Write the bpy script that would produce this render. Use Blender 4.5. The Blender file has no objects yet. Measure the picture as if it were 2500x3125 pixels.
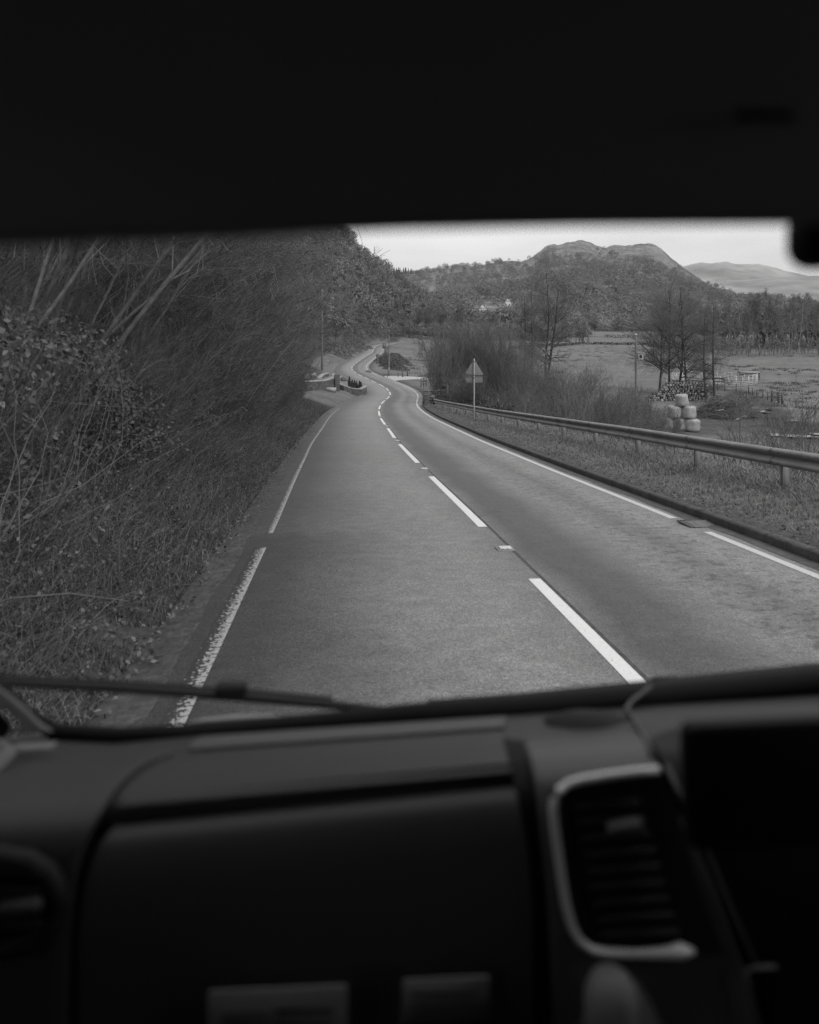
import bpy, math, random
import numpy as np

# ---------------------------------------------------------------- camera, sky, sun, exposure
S = bpy.context.scene
COL = S.collection
F, UC, VH, EYE = 2300.0, 1250.0, 1010.0, 2.1      # focal length, centre column, horizon row (photo pixels); eye height above the road

cam = bpy.data.cameras.new("camera"); cam_o = bpy.data.objects.new("camera", cam); COL.objects.link(cam_o)
cam_o.location = (0, 0, EYE); cam_o.rotation_euler = (math.radians(90), 0, 0)
cam.sensor_fit = 'VERTICAL'; cam.sensor_height = 36; cam.sensor_width = 28.8
cam.lens = F / 3125 * 36; cam.shift_y = (VH - 1562.5) / 3125
cam.clip_start = 0.02; cam.clip_end = 30000
cam.dof.use_dof = True; cam.dof.focus_distance = 45; cam.dof.aperture_fstop = 2.2
S.camera = cam_o

SUN_EL, SUN_AZ = math.radians(52), math.radians(135)     # azimuth from +Y towards +X
W = bpy.data.worlds.new("World"); S.world = W; W.use_nodes = True
nt = W.node_tree; nt.nodes.clear()
def N(tree, typ, **kw):
    n = tree.nodes.new(typ)
    for k, v in kw.items(): setattr(n, k, v)
    return n
sky = N(nt, 'ShaderNodeTexSky', sky_type='NISHITA', sun_disc=False, sun_elevation=SUN_EL, sun_rotation=SUN_AZ, air_density=1.0, dust_density=4.0)
bw = N(nt, 'ShaderNodeRGBToBW'); nt.links.new(sky.outputs[0], bw.inputs[0])
tc = N(nt, 'ShaderNodeTexCoord')
mp = N(nt, 'ShaderNodeMapping'); mp.inputs['Scale'].default_value = (1.0, 1.0, 5.0); nt.links.new(tc.outputs['Generated'], mp.inputs[0])
cn = N(nt, 'ShaderNodeTexNoise'); cn.inputs['Scale'].default_value = 2.6; cn.inputs['Detail'].default_value = 6; cn.inputs['Roughness'].default_value = .55
nt.links.new(mp.outputs[0], cn.inputs['Vector'])
cr = N(nt, 'ShaderNodeMapRange'); cr.inputs[1].default_value = .3; cr.inputs[2].default_value = .72; cr.inputs[3].default_value = .74; cr.inputs[4].default_value = 1.13
nt.links.new(cn.outputs[0], cr.inputs[0])
# an even cloud deck: the clear-sky value is flattened, then modulated by the clouds
fl = N(nt, 'ShaderNodeMath', operation='MULTIPLY_ADD'); fl.inputs[1].default_value = .35; fl.inputs[2].default_value = 4.8
nt.links.new(bw.outputs[0], fl.inputs[0])
mu = N(nt, 'ShaderNodeMath', operation='MULTIPLY'); nt.links.new(fl.outputs[0], mu.inputs[0]); nt.links.new(cr.outputs[0], mu.inputs[1])
bg = N(nt, 'ShaderNodeBackground'); bg.inputs[1].default_value = 0.142; nt.links.new(mu.outputs[0], bg.inputs[0])
wo = N(nt, 'ShaderNodeOutputWorld'); nt.links.new(bg.outputs[0], wo.inputs[0])

sun = bpy.data.lights.new("sun", 'SUN'); sun.energy = 1.3; sun.angle = math.radians(32); sun.color = (1, .99, .98)
sun_o = bpy.data.objects.new("sun", sun); COL.objects.link(sun_o)
sun_o.rotation_euler = (math.pi / 2 - SUN_EL, 0, math.pi - SUN_AZ)
S.view_settings.view_transform = 'Standard'; S.view_settings.look = 'None'; S.view_settings.exposure = 0.35; S.view_settings.gamma = 1
S.cycles.max_bounces = 5; S.cycles.diffuse_bounces = 3; S.cycles.glossy_bounces = 2; S.cycles.transparent_max_bounces = 8
S.cycles.use_denoising = True; S.cycles.denoising_prefilter = 'NONE'

RNG = np.random.default_rng(7)

# ---------------------------------------------------------------- small mesh kit
def P(u, v, Y):
    """the point seen at photo pixel (u, v) at depth Y in front of the eye"""
    return np.array([(u - UC) / F * Y, Y, EYE - (v - VH) / F * Y])

class MB:
    def __init__(self): self.v = []; self.f = []; self.a = []; self.n = 0
    def add(self, v, f, tone=None):
        v = np.asarray(v, float).reshape(-1, 3); f = np.asarray(f, int)
        self.v.append(v); self.f.append(f + self.n); self.n += len(v)
        if tone is not None: self.a.append(np.broadcast_to(np.asarray(tone, float), (len(v),)))
        return self
    def build(self, name, mat, parent=None, smooth=False, loc=None, uv=None, bevel=None):
        me = bpy.data.meshes.new(name)
        v = np.concatenate(self.v); me.vertices.add(len(v)); 
        if loc is not None: v = v - np.asarray(loc, float)
        me.vertices.foreach_set('co', v.astype(np.float32).ravel())
        ids = np.concatenate([f.ravel() for f in self.f]); tot = np.concatenate([np.full(len(f), f.shape[1]) for f in self.f])
        me.loops.add(len(ids)); me.loops.foreach_set('vertex_index', ids.astype(np.int32))
        me.polygons.add(len(tot)); st = np.concatenate([[0], np.cumsum(tot)[:-1]])
        me.polygons.foreach_set('loop_start', st.astype(np.int32)); me.polygons.foreach_set('loop_total', tot.astype(np.int32))
        if smooth: me.polygons.foreach_set('use_smooth', np.ones(len(tot), bool))
        me.update(calc_edges=True); me.validate()
        if self.a:
            at = me.attributes.new('tone', 'FLOAT', 'POINT'); at.data.foreach_set('value', np.concatenate(self.a).astype(np.float32))
        if uv is not None:
            l = me.uv_layers.new(name='UVMap'); l.data.foreach_set('uv', np.asarray(uv, np.float32)[ids].ravel())
        me.materials.append(mat)
        o = bpy.data.objects.new(name, me); COL.objects.link(o)
        if loc is not None: o.location = loc
        if parent is not None:
            o.parent = parent
            o.location = (np.asarray(loc if loc is not None else (0, 0, 0)) - np.array(world_loc(parent)))
        if bevel:
            b = o.modifiers.new('bevel', 'BEVEL'); b.width = bevel; b.segments = 2; b.limit_method = 'ANGLE'
        return o

def world_loc(o):
    l = np.array(o.location)
    while o.parent: o = o.parent; l = l + np.array(o.location)
    return l

def tag(o, label=None, cat=None, group=None, kind=None):
    if label: o['label'] = label
    if cat: o['category'] = cat
    if group: o['group'] = group
    if kind: o['kind'] = kind
    return o
def empty(name, loc, label=None, cat=None, group=None, kind=None):
    o = bpy.data.objects.new(name, None); COL.objects.link(o); o.location = loc; o.empty_display_size = .2
    return tag(o, label, cat, group, kind)
def copy_tree(o, loc=None, rz=None, sc=None, parent=None):
    c = o.copy(); COL.objects.link(c)
    if parent is not None: c.parent = parent
    for ch in o.children: copy_tree(ch, parent=c)
    if loc is not None: c.location = loc
    if rz is not None: c.rotation_euler = (0, 0, rz)
    if sc is not None: c.scale = (sc, sc, sc) if np.isscalar(sc) else sc
    return c

def unit(a): return a / np.maximum(np.linalg.norm(a, axis=-1, keepdims=True), 1e-9)
BOXF = [(0, 3, 2, 1), (4, 5, 6, 7), (0, 1, 5, 4), (1, 2, 6, 5), (2, 3, 7, 6), (3, 0, 4, 7)]
def box(mb, c, s, rz=0.0, tilt=0.0):
    x, y, z = np.array(s) / 2.0
    p = np.array([(-x, -y, -z), (x, -y, -z), (x, y, -z), (-x, y, -z), (-x, -y, z), (x, -y, z), (x, y, z), (-x, y, z)])
    if tilt: ct, st_ = math.cos(tilt), math.sin(tilt); p = np.c_[p[:, 0] * ct + p[:, 2] * st_, p[:, 1], -p[:, 0] * st_ + p[:, 2] * ct]
    ca, sa = math.cos(rz), math.sin(rz)
    p = np.c_[p[:, 0] * ca - p[:, 1] * sa, p[:, 0] * sa + p[:, 1] * ca, p[:, 2]] + np.asarray(c, float)
    return mb.add(p, BOXF)
def tubes(mb, PP, RR, sides=3, cap=False, tone=None):
    PP = np.asarray(PP, float); RR = np.asarray(RR, float); n, m, _ = PP.shape
    T = np.empty_like(PP); T[:, 1:-1] = PP[:, 2:] - PP[:, :-2]; T[:, 0] = PP[:, 1] - PP[:, 0]; T[:, -1] = PP[:, -1] - PP[:, -2]
    T = unit(T); ref = np.array([.31, .23, .92]); alt = np.array([.93, -.3, .1])
    A = np.cross(T, np.where(np.abs(T @ ref)[..., None] > .95, alt, ref)); A = unit(A); B = np.cross(T, A)
    an = np.arange(sides) * 2 * math.pi / sides
    V = PP[:, :, None] + RR[:, :, None, None] * (np.cos(an)[:, None] * A[:, :, None] + np.sin(an)[:, None] * B[:, :, None])
    i, j, k = np.meshgrid(np.arange(n), np.arange(m - 1), np.arange(sides), indexing='ij')
    b = i * m * sides + j * sides; k2 = (k + 1) % sides
    Q = np.stack([b + k, b + k2, b + sides + k2, b + sides + k], -1).reshape(-1, 4)
    base = mb.n
    mb.add(V.reshape(-1, 3), Q, None if tone is None else np.repeat(np.broadcast_to(tone, (n,)), m * sides))
    if cap:
        e = np.arange(n)[:, None] * m * sides + np.arange(sides)[None]
        mb.f.append(base + e[:, ::-1]); mb.f.append(base + e + (m - 1) * sides)
    return mb
def tube(mb, pts, r, sides=8, cap=True):
    pts = np.asarray(pts, float); r = np.broadcast_to(np.asarray(r, float), (len(pts),))
    return tubes(mb, pts[None], r[None], sides, cap)
def grid(mb, G, flip=False, tone=None):
    """G: rows x cols x 3"""
    G = np.asarray(G, float); a, b, _ = G.shape
    i, j = np.meshgrid(np.arange(a - 1), np.arange(b - 1), indexing='ij'); k = i * b + j
    q = np.stack([k, k + 1, k + b + 1, k + b], -1).reshape(-1, 4)
    return mb.add(G.reshape(-1, 3), q[:, ::-1] if flip else q, tone)
def prism(mb, poly, thick, axis):
    """closed outline (n x 3) pushed by thick along axis"""
    p = np.asarray(poly, float); n = len(p); ax = np.asarray(axis, float) * thick
    mb.add(np.r_[p, p + ax], np.zeros((0, 4), int)); b = mb.n - 2 * n
    i = np.arange(n); j = (i + 1) % n
    mb.f.append(b + np.stack([i, j, j + n, i + n], -1)); mb.f.append(b + i[None, ::-1]); mb.f.append(b + (i + n)[None])
    return mb
def lathe(mb, prof, c=(0, 0, 0), axis='z', seg=16):
    prof = np.asarray(prof, float); an = np.arange(seg + 1) * 2 * math.pi / seg
    x = prof[:, 0][:, None] * np.cos(an); y = prof[:, 0][:, None] * np.sin(an); z = np.broadcast_to(prof[:, 1][:, None], x.shape)
    G = np.stack([x, y, z], -1)
    if axis == 'x': G = G[..., [2, 0, 1]]
    if axis == 'y': G = G[..., [1, 2, 0]]
    return grid(mb, G + np.asarray(c, float), flip=True)

# ---------------------------------------------------------------- materials (a black and white photograph: grey albedos)
MATS = {}
def mat(name, col, rough=.85, spec=.25, nscale=None, namt=.3, ndet=4, bump=None, metal=0.0, rnd=0.0, tone=False, coat=0.0, stretch=None):
    m = bpy.data.materials.new(name); m.use_nodes = True; t = m.node_tree; b = t.nodes['Principled BSDF']
    b.inputs['Roughness'].default_value = rough; b.inputs['Specular IOR Level'].default_value = spec; b.inputs['Metallic'].default_value = metal
    b.inputs['Coat Weight'].default_value = coat
    val = N(t, 'ShaderNodeValue'); val.outputs[0].default_value = col; out = val.outputs[0]
    def mul(a, bb):
        n = N(t, 'ShaderNodeMath', operation='MULTIPLY'); t.links.new(a, n.inputs[0]); t.links.new(bb, n.inputs[1]); return n.outputs[0]
    if nscale or bump:
        tc = N(t, 'ShaderNodeTexCoord'); vec = tc.outputs['Object']
        if stretch:
            mpn = N(t, 'ShaderNodeMapping'); mpn.inputs['Scale'].default_value = stretch; t.links.new(vec, mpn.inputs[0]); vec = mpn.outputs[0]
    for sc_, am in ([(nscale, namt)] if np.isscalar(nscale) else list(zip(nscale, namt)) if nscale else []):
        nz = N(t, 'ShaderNodeTexNoise'); nz.inputs['Scale'].default_value = sc_; nz.inputs['Detail'].default_value = ndet; nz.inputs['Roughness'].default_value = .6
        t.links.new(vec, nz.inputs['Vector'])
        mr = N(t, 'ShaderNodeMapRange'); mr.inputs[1].default_value = .3; mr.inputs[2].default_value = .7; mr.inputs[3].default_value = 1 - am; mr.inputs[4].default_value = 1 + am
        t.links.new(nz.outputs[0], mr.inputs[0]); out = mul(out, mr.outputs[0])
    if rnd:
        oi = N(t, 'ShaderNodeObjectInfo'); mr = N(t, 'ShaderNodeMapRange'); mr.inputs[3].default_value = 1 - rnd; mr.inputs[4].default_value = 1 + rnd
        t.links.new(oi.outputs['Random'], mr.inputs[0]); out = mul(out, mr.outputs[0])
    if tone:
        at = N(t, 'ShaderNodeAttribute', attribute_name='tone'); out = mul(out, at.outputs['Fac'])
    cb = N(t, 'ShaderNodeCombineColor')
    for i in range(3): t.links.new(out, cb.inputs[i])
    t.links.new(cb.outputs[0], b.inputs['Base Color'])
    if bump:
        nz = N(t, 'ShaderNodeTexNoise'); nz.inputs['Scale'].default_value = bump[0]; nz.inputs['Detail'].default_value = 5; t.links.new(vec, nz.inputs['Vector'])
        bp = N(t, 'ShaderNodeBump'); bp.inputs['Strength'].default_value = bump[1]; bp.inputs['Distance'].default_value = bump[2] if len(bump) > 2 else .02
        t.links.new(nz.outputs[0], bp.inputs['Height']); t.links.new(bp.outputs[0], b.inputs['Normal'])
    MATS[name] = m
    return m

def ramp_mul(t, src, stops, out):
    r = N(t, 'ShaderNodeValToRGB'); e = r.color_ramp.elements
    e[0].position = stops[0][0]; e[-1].position = stops[-1][0]
    for p_, c_ in stops[1:-1]: e.new(p_)
    for el, (p_, c_) in zip(sorted(e, key=lambda q: q.position), stops): el.color = (c_, c_, c_, 1)
    t.links.new(src, r.inputs[0])
    n = N(t, 'ShaderNodeMath', operation='MULTIPLY'); t.links.new(out, n.inputs[0]); t.links.new(r.outputs[0], n.inputs[1])
    return n.outputs[0]

S_PATCH = 35.9      # metres along the road, at the break in the left line
def asphalt_mat():
    m = mat('asphalt', .135, rough=.55, spec=.45, nscale=(75, 30, .25), namt=(.75, .3, .1), bump=(90, .6, .012))
    t = m.node_tree; cb = [n for n in t.nodes if n.type == 'COMBINE_COLOR'][0]; out = cb.inputs[0].links[0].from_socket
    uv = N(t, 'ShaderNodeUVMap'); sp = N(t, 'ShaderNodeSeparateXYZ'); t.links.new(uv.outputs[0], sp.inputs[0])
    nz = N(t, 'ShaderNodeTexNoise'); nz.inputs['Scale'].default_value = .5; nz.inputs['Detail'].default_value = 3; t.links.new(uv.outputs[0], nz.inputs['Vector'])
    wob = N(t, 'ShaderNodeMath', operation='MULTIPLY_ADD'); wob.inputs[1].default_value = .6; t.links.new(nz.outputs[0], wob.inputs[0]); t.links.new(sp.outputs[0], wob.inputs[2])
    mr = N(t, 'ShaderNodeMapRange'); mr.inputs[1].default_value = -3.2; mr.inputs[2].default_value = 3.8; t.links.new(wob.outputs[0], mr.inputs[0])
    # rubber-polished and dirty lanes: worn pale bands between darker strips of binder, plus hedge shade painted in at the left
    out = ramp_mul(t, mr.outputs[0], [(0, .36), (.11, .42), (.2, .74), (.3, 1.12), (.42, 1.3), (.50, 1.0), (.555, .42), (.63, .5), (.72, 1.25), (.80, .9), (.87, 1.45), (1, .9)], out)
    # weathered patches drawn out across the lane
    mp_ = N(t, 'ShaderNodeMapping'); mp_.inputs['Scale'].default_value = (2.2, 3.0, 1); t.links.new(uv.outputs[0], mp_.inputs[0])
    n2 = N(t, 'ShaderNodeTexNoise'); n2.inputs['Scale'].default_value = 1.6; n2.inputs['Detail'].default_value = 5; n2.inputs['Roughness'].default_value = .65; t.links.new(mp_.outputs[0], n2.inputs['Vector'])
    out = ramp_mul(t, n2.outputs[0], [(.36, .86), (.5, 1.0), (.62, 1.13)], out)
    def mr_(src, a, b, c_, d_):
        n = N(t, 'ShaderNodeMapRange'); n.interpolation_type = 'SMOOTHSTEP'
        for k_, v_ in zip((1, 2, 3, 4), (a, b, c_, d_)): n.inputs[k_].default_value = v_
        t.links.new(src, n.inputs[0]); return n.outputs[0]
    def mth(op, a, b):
        n = N(t, 'ShaderNodeMath', operation=op)
        for i_, q in enumerate((a, b)):
            if isinstance(q, (int, float)): n.inputs[i_].default_value = q
            else: t.links.new(q, n.inputs[i_])
        return n.outputs[0]
    # a darker resurfaced patch along the near left edge, and dark flecks in the worn band of the right lane
    pat = mth('MULTIPLY', mr_(sp.outputs[1], S_PATCH - .3, S_PATCH + .3, .3, 0), mr_(wob.outputs[0], -2.5, -1.0, 1, 0)); out = mth('MULTIPLY', out, mth('SUBTRACT', 1.0, pat))
    n3 = N(t, 'ShaderNodeTexNoise'); n3.inputs['Scale'].default_value = 6; n3.inputs['Detail'].default_value = 6; n3.inputs['Roughness'].default_value = .7; t.links.new(uv.outputs[0], n3.inputs['Vector'])
    band = mth('MULTIPLY', mr_(wob.outputs[0], 1.5, 2.0, 0, 1), mr_(wob.outputs[0], 2.9, 3.3, 1, 0)); out = mth('MULTIPLY', out, mth('SUBTRACT', 1.0, mth('MULTIPLY', band, mr_(n3.outputs[0], .40, .50, .5, 0))))
    for i in range(3):
        t.links.remove(cb.inputs[i].links[0]); t.links.new(out, cb.inputs[i])
    return m
def paint_mat(name, worn):
    """thermoplastic paint with the tarmac showing through where it has worn off"""
    m = mat(name, .62 if worn < .15 else .46 if worn < .2 else .31, rough=.6, spec=.3, nscale=30, namt=.08)
    t = m.node_tree; cb = [n for n in t.nodes if n.type == 'COMBINE_COLOR'][0]; out = cb.inputs[0].links[0].from_socket
    uv = N(t, 'ShaderNodeUVMap'); nz = N(t, 'ShaderNodeTexNoise'); nz.inputs['Scale'].default_value = 26; nz.inputs['Detail'].default_value = 3; nz.inputs['Roughness'].default_value = .6
    t.links.new(uv.outputs[0], nz.inputs['Vector'])
    sp = N(t, 'ShaderNodeSeparateXYZ'); t.links.new(uv.outputs[0], sp.inputs[0])
    if worn > .2:   # the outer edge of the left line is worn away most, near the van
        a = N(t, 'ShaderNodeMapRange'); a.inputs[1].default_value = -3.17; a.inputs[2].default_value = -3.025; a.inputs[3].default_value = -.2; a.inputs[4].default_value = .08
        t.links.new(sp.outputs[0], a.inputs[0])
        s_ = N(t, 'ShaderNodeMath', operation='ADD'); t.links.new(nz.outputs[0], s_.inputs[0]); t.links.new(a.outputs[0], s_.inputs[1]); src = s_.outputs[0]
    else: src = nz.outputs[0]
    out = ramp_mul(t, src, [(.28 if worn < .2 else .45, .3 if worn < .2 else .1), (.36 if worn < .2 else .52, 1.0)], out)
    for i in range(3):
        t.links.remove(cb.inputs[i].links[0]); t.links.new(out, cb.inputs[i])
    return m
def ground_mat():
    m = mat('meadow', .125, rough=.95, spec=.1, tone=True, nscale=(.045, .6, 9), namt=(.22, .25, .35), bump=(6, .8, .08))
    return m
def glass_mat():
    m = bpy.data.materials.new('windscreen glass'); m.use_nodes = True; t = m.node_tree; t.nodes.clear()
    tr = N(t, 'ShaderNodeBsdfTransparent'); tr.inputs[0].default_value = (.97, .97, .97, 1)
    gl = N(t, 'ShaderNodeBsdfGlossy'); gl.inputs['Roughness'].default_value = .02
    lw = N(t, 'ShaderNodeFresnel'); lw.inputs[0].default_value = 1.3
    mx = N(t, 'ShaderNodeMixShader'); t.links.new(lw.outputs[0], mx.inputs[0]); t.links.new(tr.outputs[0], mx.inputs[1]); t.links.new(gl.outputs[0], mx.inputs[2])
    o = N(t, 'ShaderNodeOutputMaterial'); t.links.new(mx.outputs[0], o.inputs[0]); return m

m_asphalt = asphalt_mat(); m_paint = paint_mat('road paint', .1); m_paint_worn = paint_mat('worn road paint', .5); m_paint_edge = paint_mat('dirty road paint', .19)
m_ground = ground_mat(); m_glass = glass_mat()
m_seam = mat('tar seam', .055, rough=.7, nscale=12, namt=.5)
m_kerb = mat('kerb stone', .06, nscale=(3, 25), namt=(.35, .3), bump=(40, .4))
m_mud = mat('mud', .05, rough=.6, spec=.4, nscale=(.8, 7), namt=(.3, .35), bump=(9, .9, .05))
m_water = mat('puddle water', .05, rough=.06, spec=.8)
m_concrete = mat('concrete apron', .36, nscale=(.6, 8), namt=(.12, .1))
m_galv = mat('galvanised steel', .2, rough=.5, spec=.5, nscale=(1.6, 22), namt=(.2, .16), metal=.25)
m_galvpale = mat('galvanised tube', .48, rough=.5, spec=.5)
m_signback = mat('grey sign back', .17, rough=.6, nscale=4, namt=.1)
m_post = mat('grey steel post', .17, rough=.55, spec=.4, nscale=5, namt=.1)
m_wood = mat('weathered timber', .1, nscale=(4, 30), namt=(.25, .25), stretch=(1, 1, .25))
m_polewood = mat('pole timber', .15, nscale=(1.2, 14), namt=(.35, .25), stretch=(1, 1, .3))
m_stone = mat('field stone', .10, nscale=(4, 18), namt=(.45, .3), bump=(7, 1.0, .06))
m_coping = mat('pale coping stone', .24, nscale=(3, 16), namt=(.2, .2))
m_white = mat('white render', .48, rough=.9)
m_slate = mat('slate roof', .1)
m_dark = mat('dark opening', .03)
m_bale = mat('pale silage wrap', .27, rough=.4, spec=.5, nscale=(3, 11), namt=(.15, .12), bump=(8, .5, .03))
m_bark = mat('dark bark', .05, nscale=(2, 18), namt=(.3, .3), rnd=.15)
m_bark_pale = mat('pale bark', .14, nscale=(1.4, 10), namt=(.35, .3), rnd=.2)
m_birch = mat('birch bark', .21, nscale=(1.5, 9), namt=(.4, .3), rnd=.25)
m_twig = mat('winter twigs', .14, rnd=.22, spec=.2)
m_twig_hedge = mat('hedge shoots', .125, rnd=.18, spec=.3, nscale=2.5, namt=.3)
m_twig_pale = mat('pale winter twigs', .19, rnd=.22, spec=.2)
m_leaf = mat('ivy leaf', .055, rough=.5, spec=.4, tone=True)
m_bramble = mat('bramble leaf', .036, rough=.6, spec=.3, tone=True)
m_litter = mat('leaf litter and dead stems', .13, tone=True)
m_grass = mat('winter grass', .13, tone=True, spec=.2)
m_wood_far = mat('bare woodland', .15, tone=True, spec=.05)
m_conifer = mat('conifer needles', .045, rnd=.2, spec=.1)
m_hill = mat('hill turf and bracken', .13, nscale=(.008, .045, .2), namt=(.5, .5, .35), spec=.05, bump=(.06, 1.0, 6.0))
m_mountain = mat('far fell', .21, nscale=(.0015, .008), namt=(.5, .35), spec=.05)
m_log = mat('log bark', .075, nscale=(6, 20), namt=(.3, .3)); m_logend = mat('sawn log end', .42, nscale=8, namt=.2, rnd=.25)
m_iron = mat('black iron', .03, rough=.5)
m_signpole = mat('sign pole steel', .26, rough=.5, spec=.4)
m_wire = mat('overhead wire', .10)
m_dash = mat('soft dashboard plastic', .032, rough=.55, spec=.35, bump=(900, .15, .001))
m_dash2 = mat('smooth dashboard plastic', .046, rough=.42, spec=.4)
m_black = mat('black trim', .012, rough=.6, spec=.2)
m_rubber = mat('black rubber seal', .008, rough=.7, spec=.15)
m_visor = mat('dark grey headlining', .2, rough=.95, spec=.02)
m_screen = mat('black screen glass', .004, rough=.5, spec=.15)
m_chrome = mat('satin chrome', .62, rough=.38, metal=.25, spec=.6)
m_trim = mat('pale pillar trim', .2, rough=.7)
m_body = mat('dark van paint', .05, rough=.3, spec=.5, coat=.5)
m_card = mat('pale card', .13, rough=.8)
m_print = mat('printed grey ink', .05, rough=.8)
m_knob = mat('grey gear knob', .11, rough=.5)

# ---------------------------------------------------------------- the road in plan and profile
KY = [-25, 0, 20, 40, 60, 80, 100, 130, 160, 200, 250]
KZ = [1.75, 0, -1.42, -2.78, -3.97, -4.88, -5.4, -5.62, -5.44, -4.88, -4.05]
cpts = np.array([(4.2, -25), (3.1, -12), (2.0, 0), (1.6, 5.3), (1.35, 7.8), (1.08, 11), (.45, 17.4), (.1, 21.3), (-.4, 26.6), (-1.05, 35.6), (-1.6, 42.8), (-1.92, 48),
    (-2.2, 54), (-2.38, 60.4), (-2.42, 66), (-2.3, 72), (-2.15, 78.1), (-2.12, 84), (-2.4, 90), (-3.1, 98.7), (-4.25, 106.5), (-5.6, 114), (-7.1, 122.8), (-8.7, 131.4),
    (-10.1, 139), (-11.2, 147), (-11.9, 155), (-12.3, 165), (-12.25, 176), (-12.1, 187), (-12.0, 200), (-11.6, 213), (-11.2, 224), (-11.5, 240), (-12.2, 258), (-11.6, 275), (-8.5, 290), (-2, 300), (8, 305), (22, 306), (45, 300), (80, 290)], float)
zz = np.interp(cpts[:, 1], KY, KZ)
zz[-9:] = [-4.0, -3.85, -3.3, -2.75, -2.25, -1.95, -1.9, -2.0, -2.4]; zz[-1] = -3.2
seg = np.r_[0, np.cumsum(np.hypot(*np.diff(cpts, axis=0).T))]
ss = np.arange(0, seg[-1], .5)
CL = np.c_[np.interp(ss, seg, cpts[:, 0]), np.interp(ss, seg, cpts[:, 1]), np.interp(ss, seg, zz)]
kern = np.hanning(17); kern /= kern.sum()
for c in range(3):
    pad = np.r_[2 * CL[0, c] - CL[8:0:-1, c], CL[:, c], 2 * CL[-1, c] - CL[-2:-10:-1, c]]; CL[:, c] = np.convolve(pad, kern, 'valid')
SS = np.r_[0, np.cumsum(np.linalg.norm(np.diff(CL[:, :2], axis=0), axis=1))]
TG = unit(np.gradient(CL[:, :2], axis=0)); NR = np.c_[TG[:, 1], -TG[:, 0]]        # to the right
def at_s(s, t, dz=0.0):
    s = np.asarray(s, float); c = np.stack([np.interp(s, SS, CL[:, i]) for i in range(3)], -1); n = np.stack([np.interp(s, SS, NR[:, i]) for i in range(2)], -1)
    n = unit(n); c[..., :2] += n * np.asarray(t)[..., None]; c[..., 2] += dz; return c
def s_of_y(y): return float(np.interp(y, CL[:480, 1], SS[:480]))
def ribbon(mb, s, t, dz):
    s = np.asarray(s, float); t = np.asarray(t, float)
    G = np.stack([at_s(s, np.full_like(s, tt), dz) for tt in t], 1); grid(mb, G)
    return np.stack(np.broadcast_arrays(t[None, :], s[:, None]), -1).reshape(-1, 2)

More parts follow.
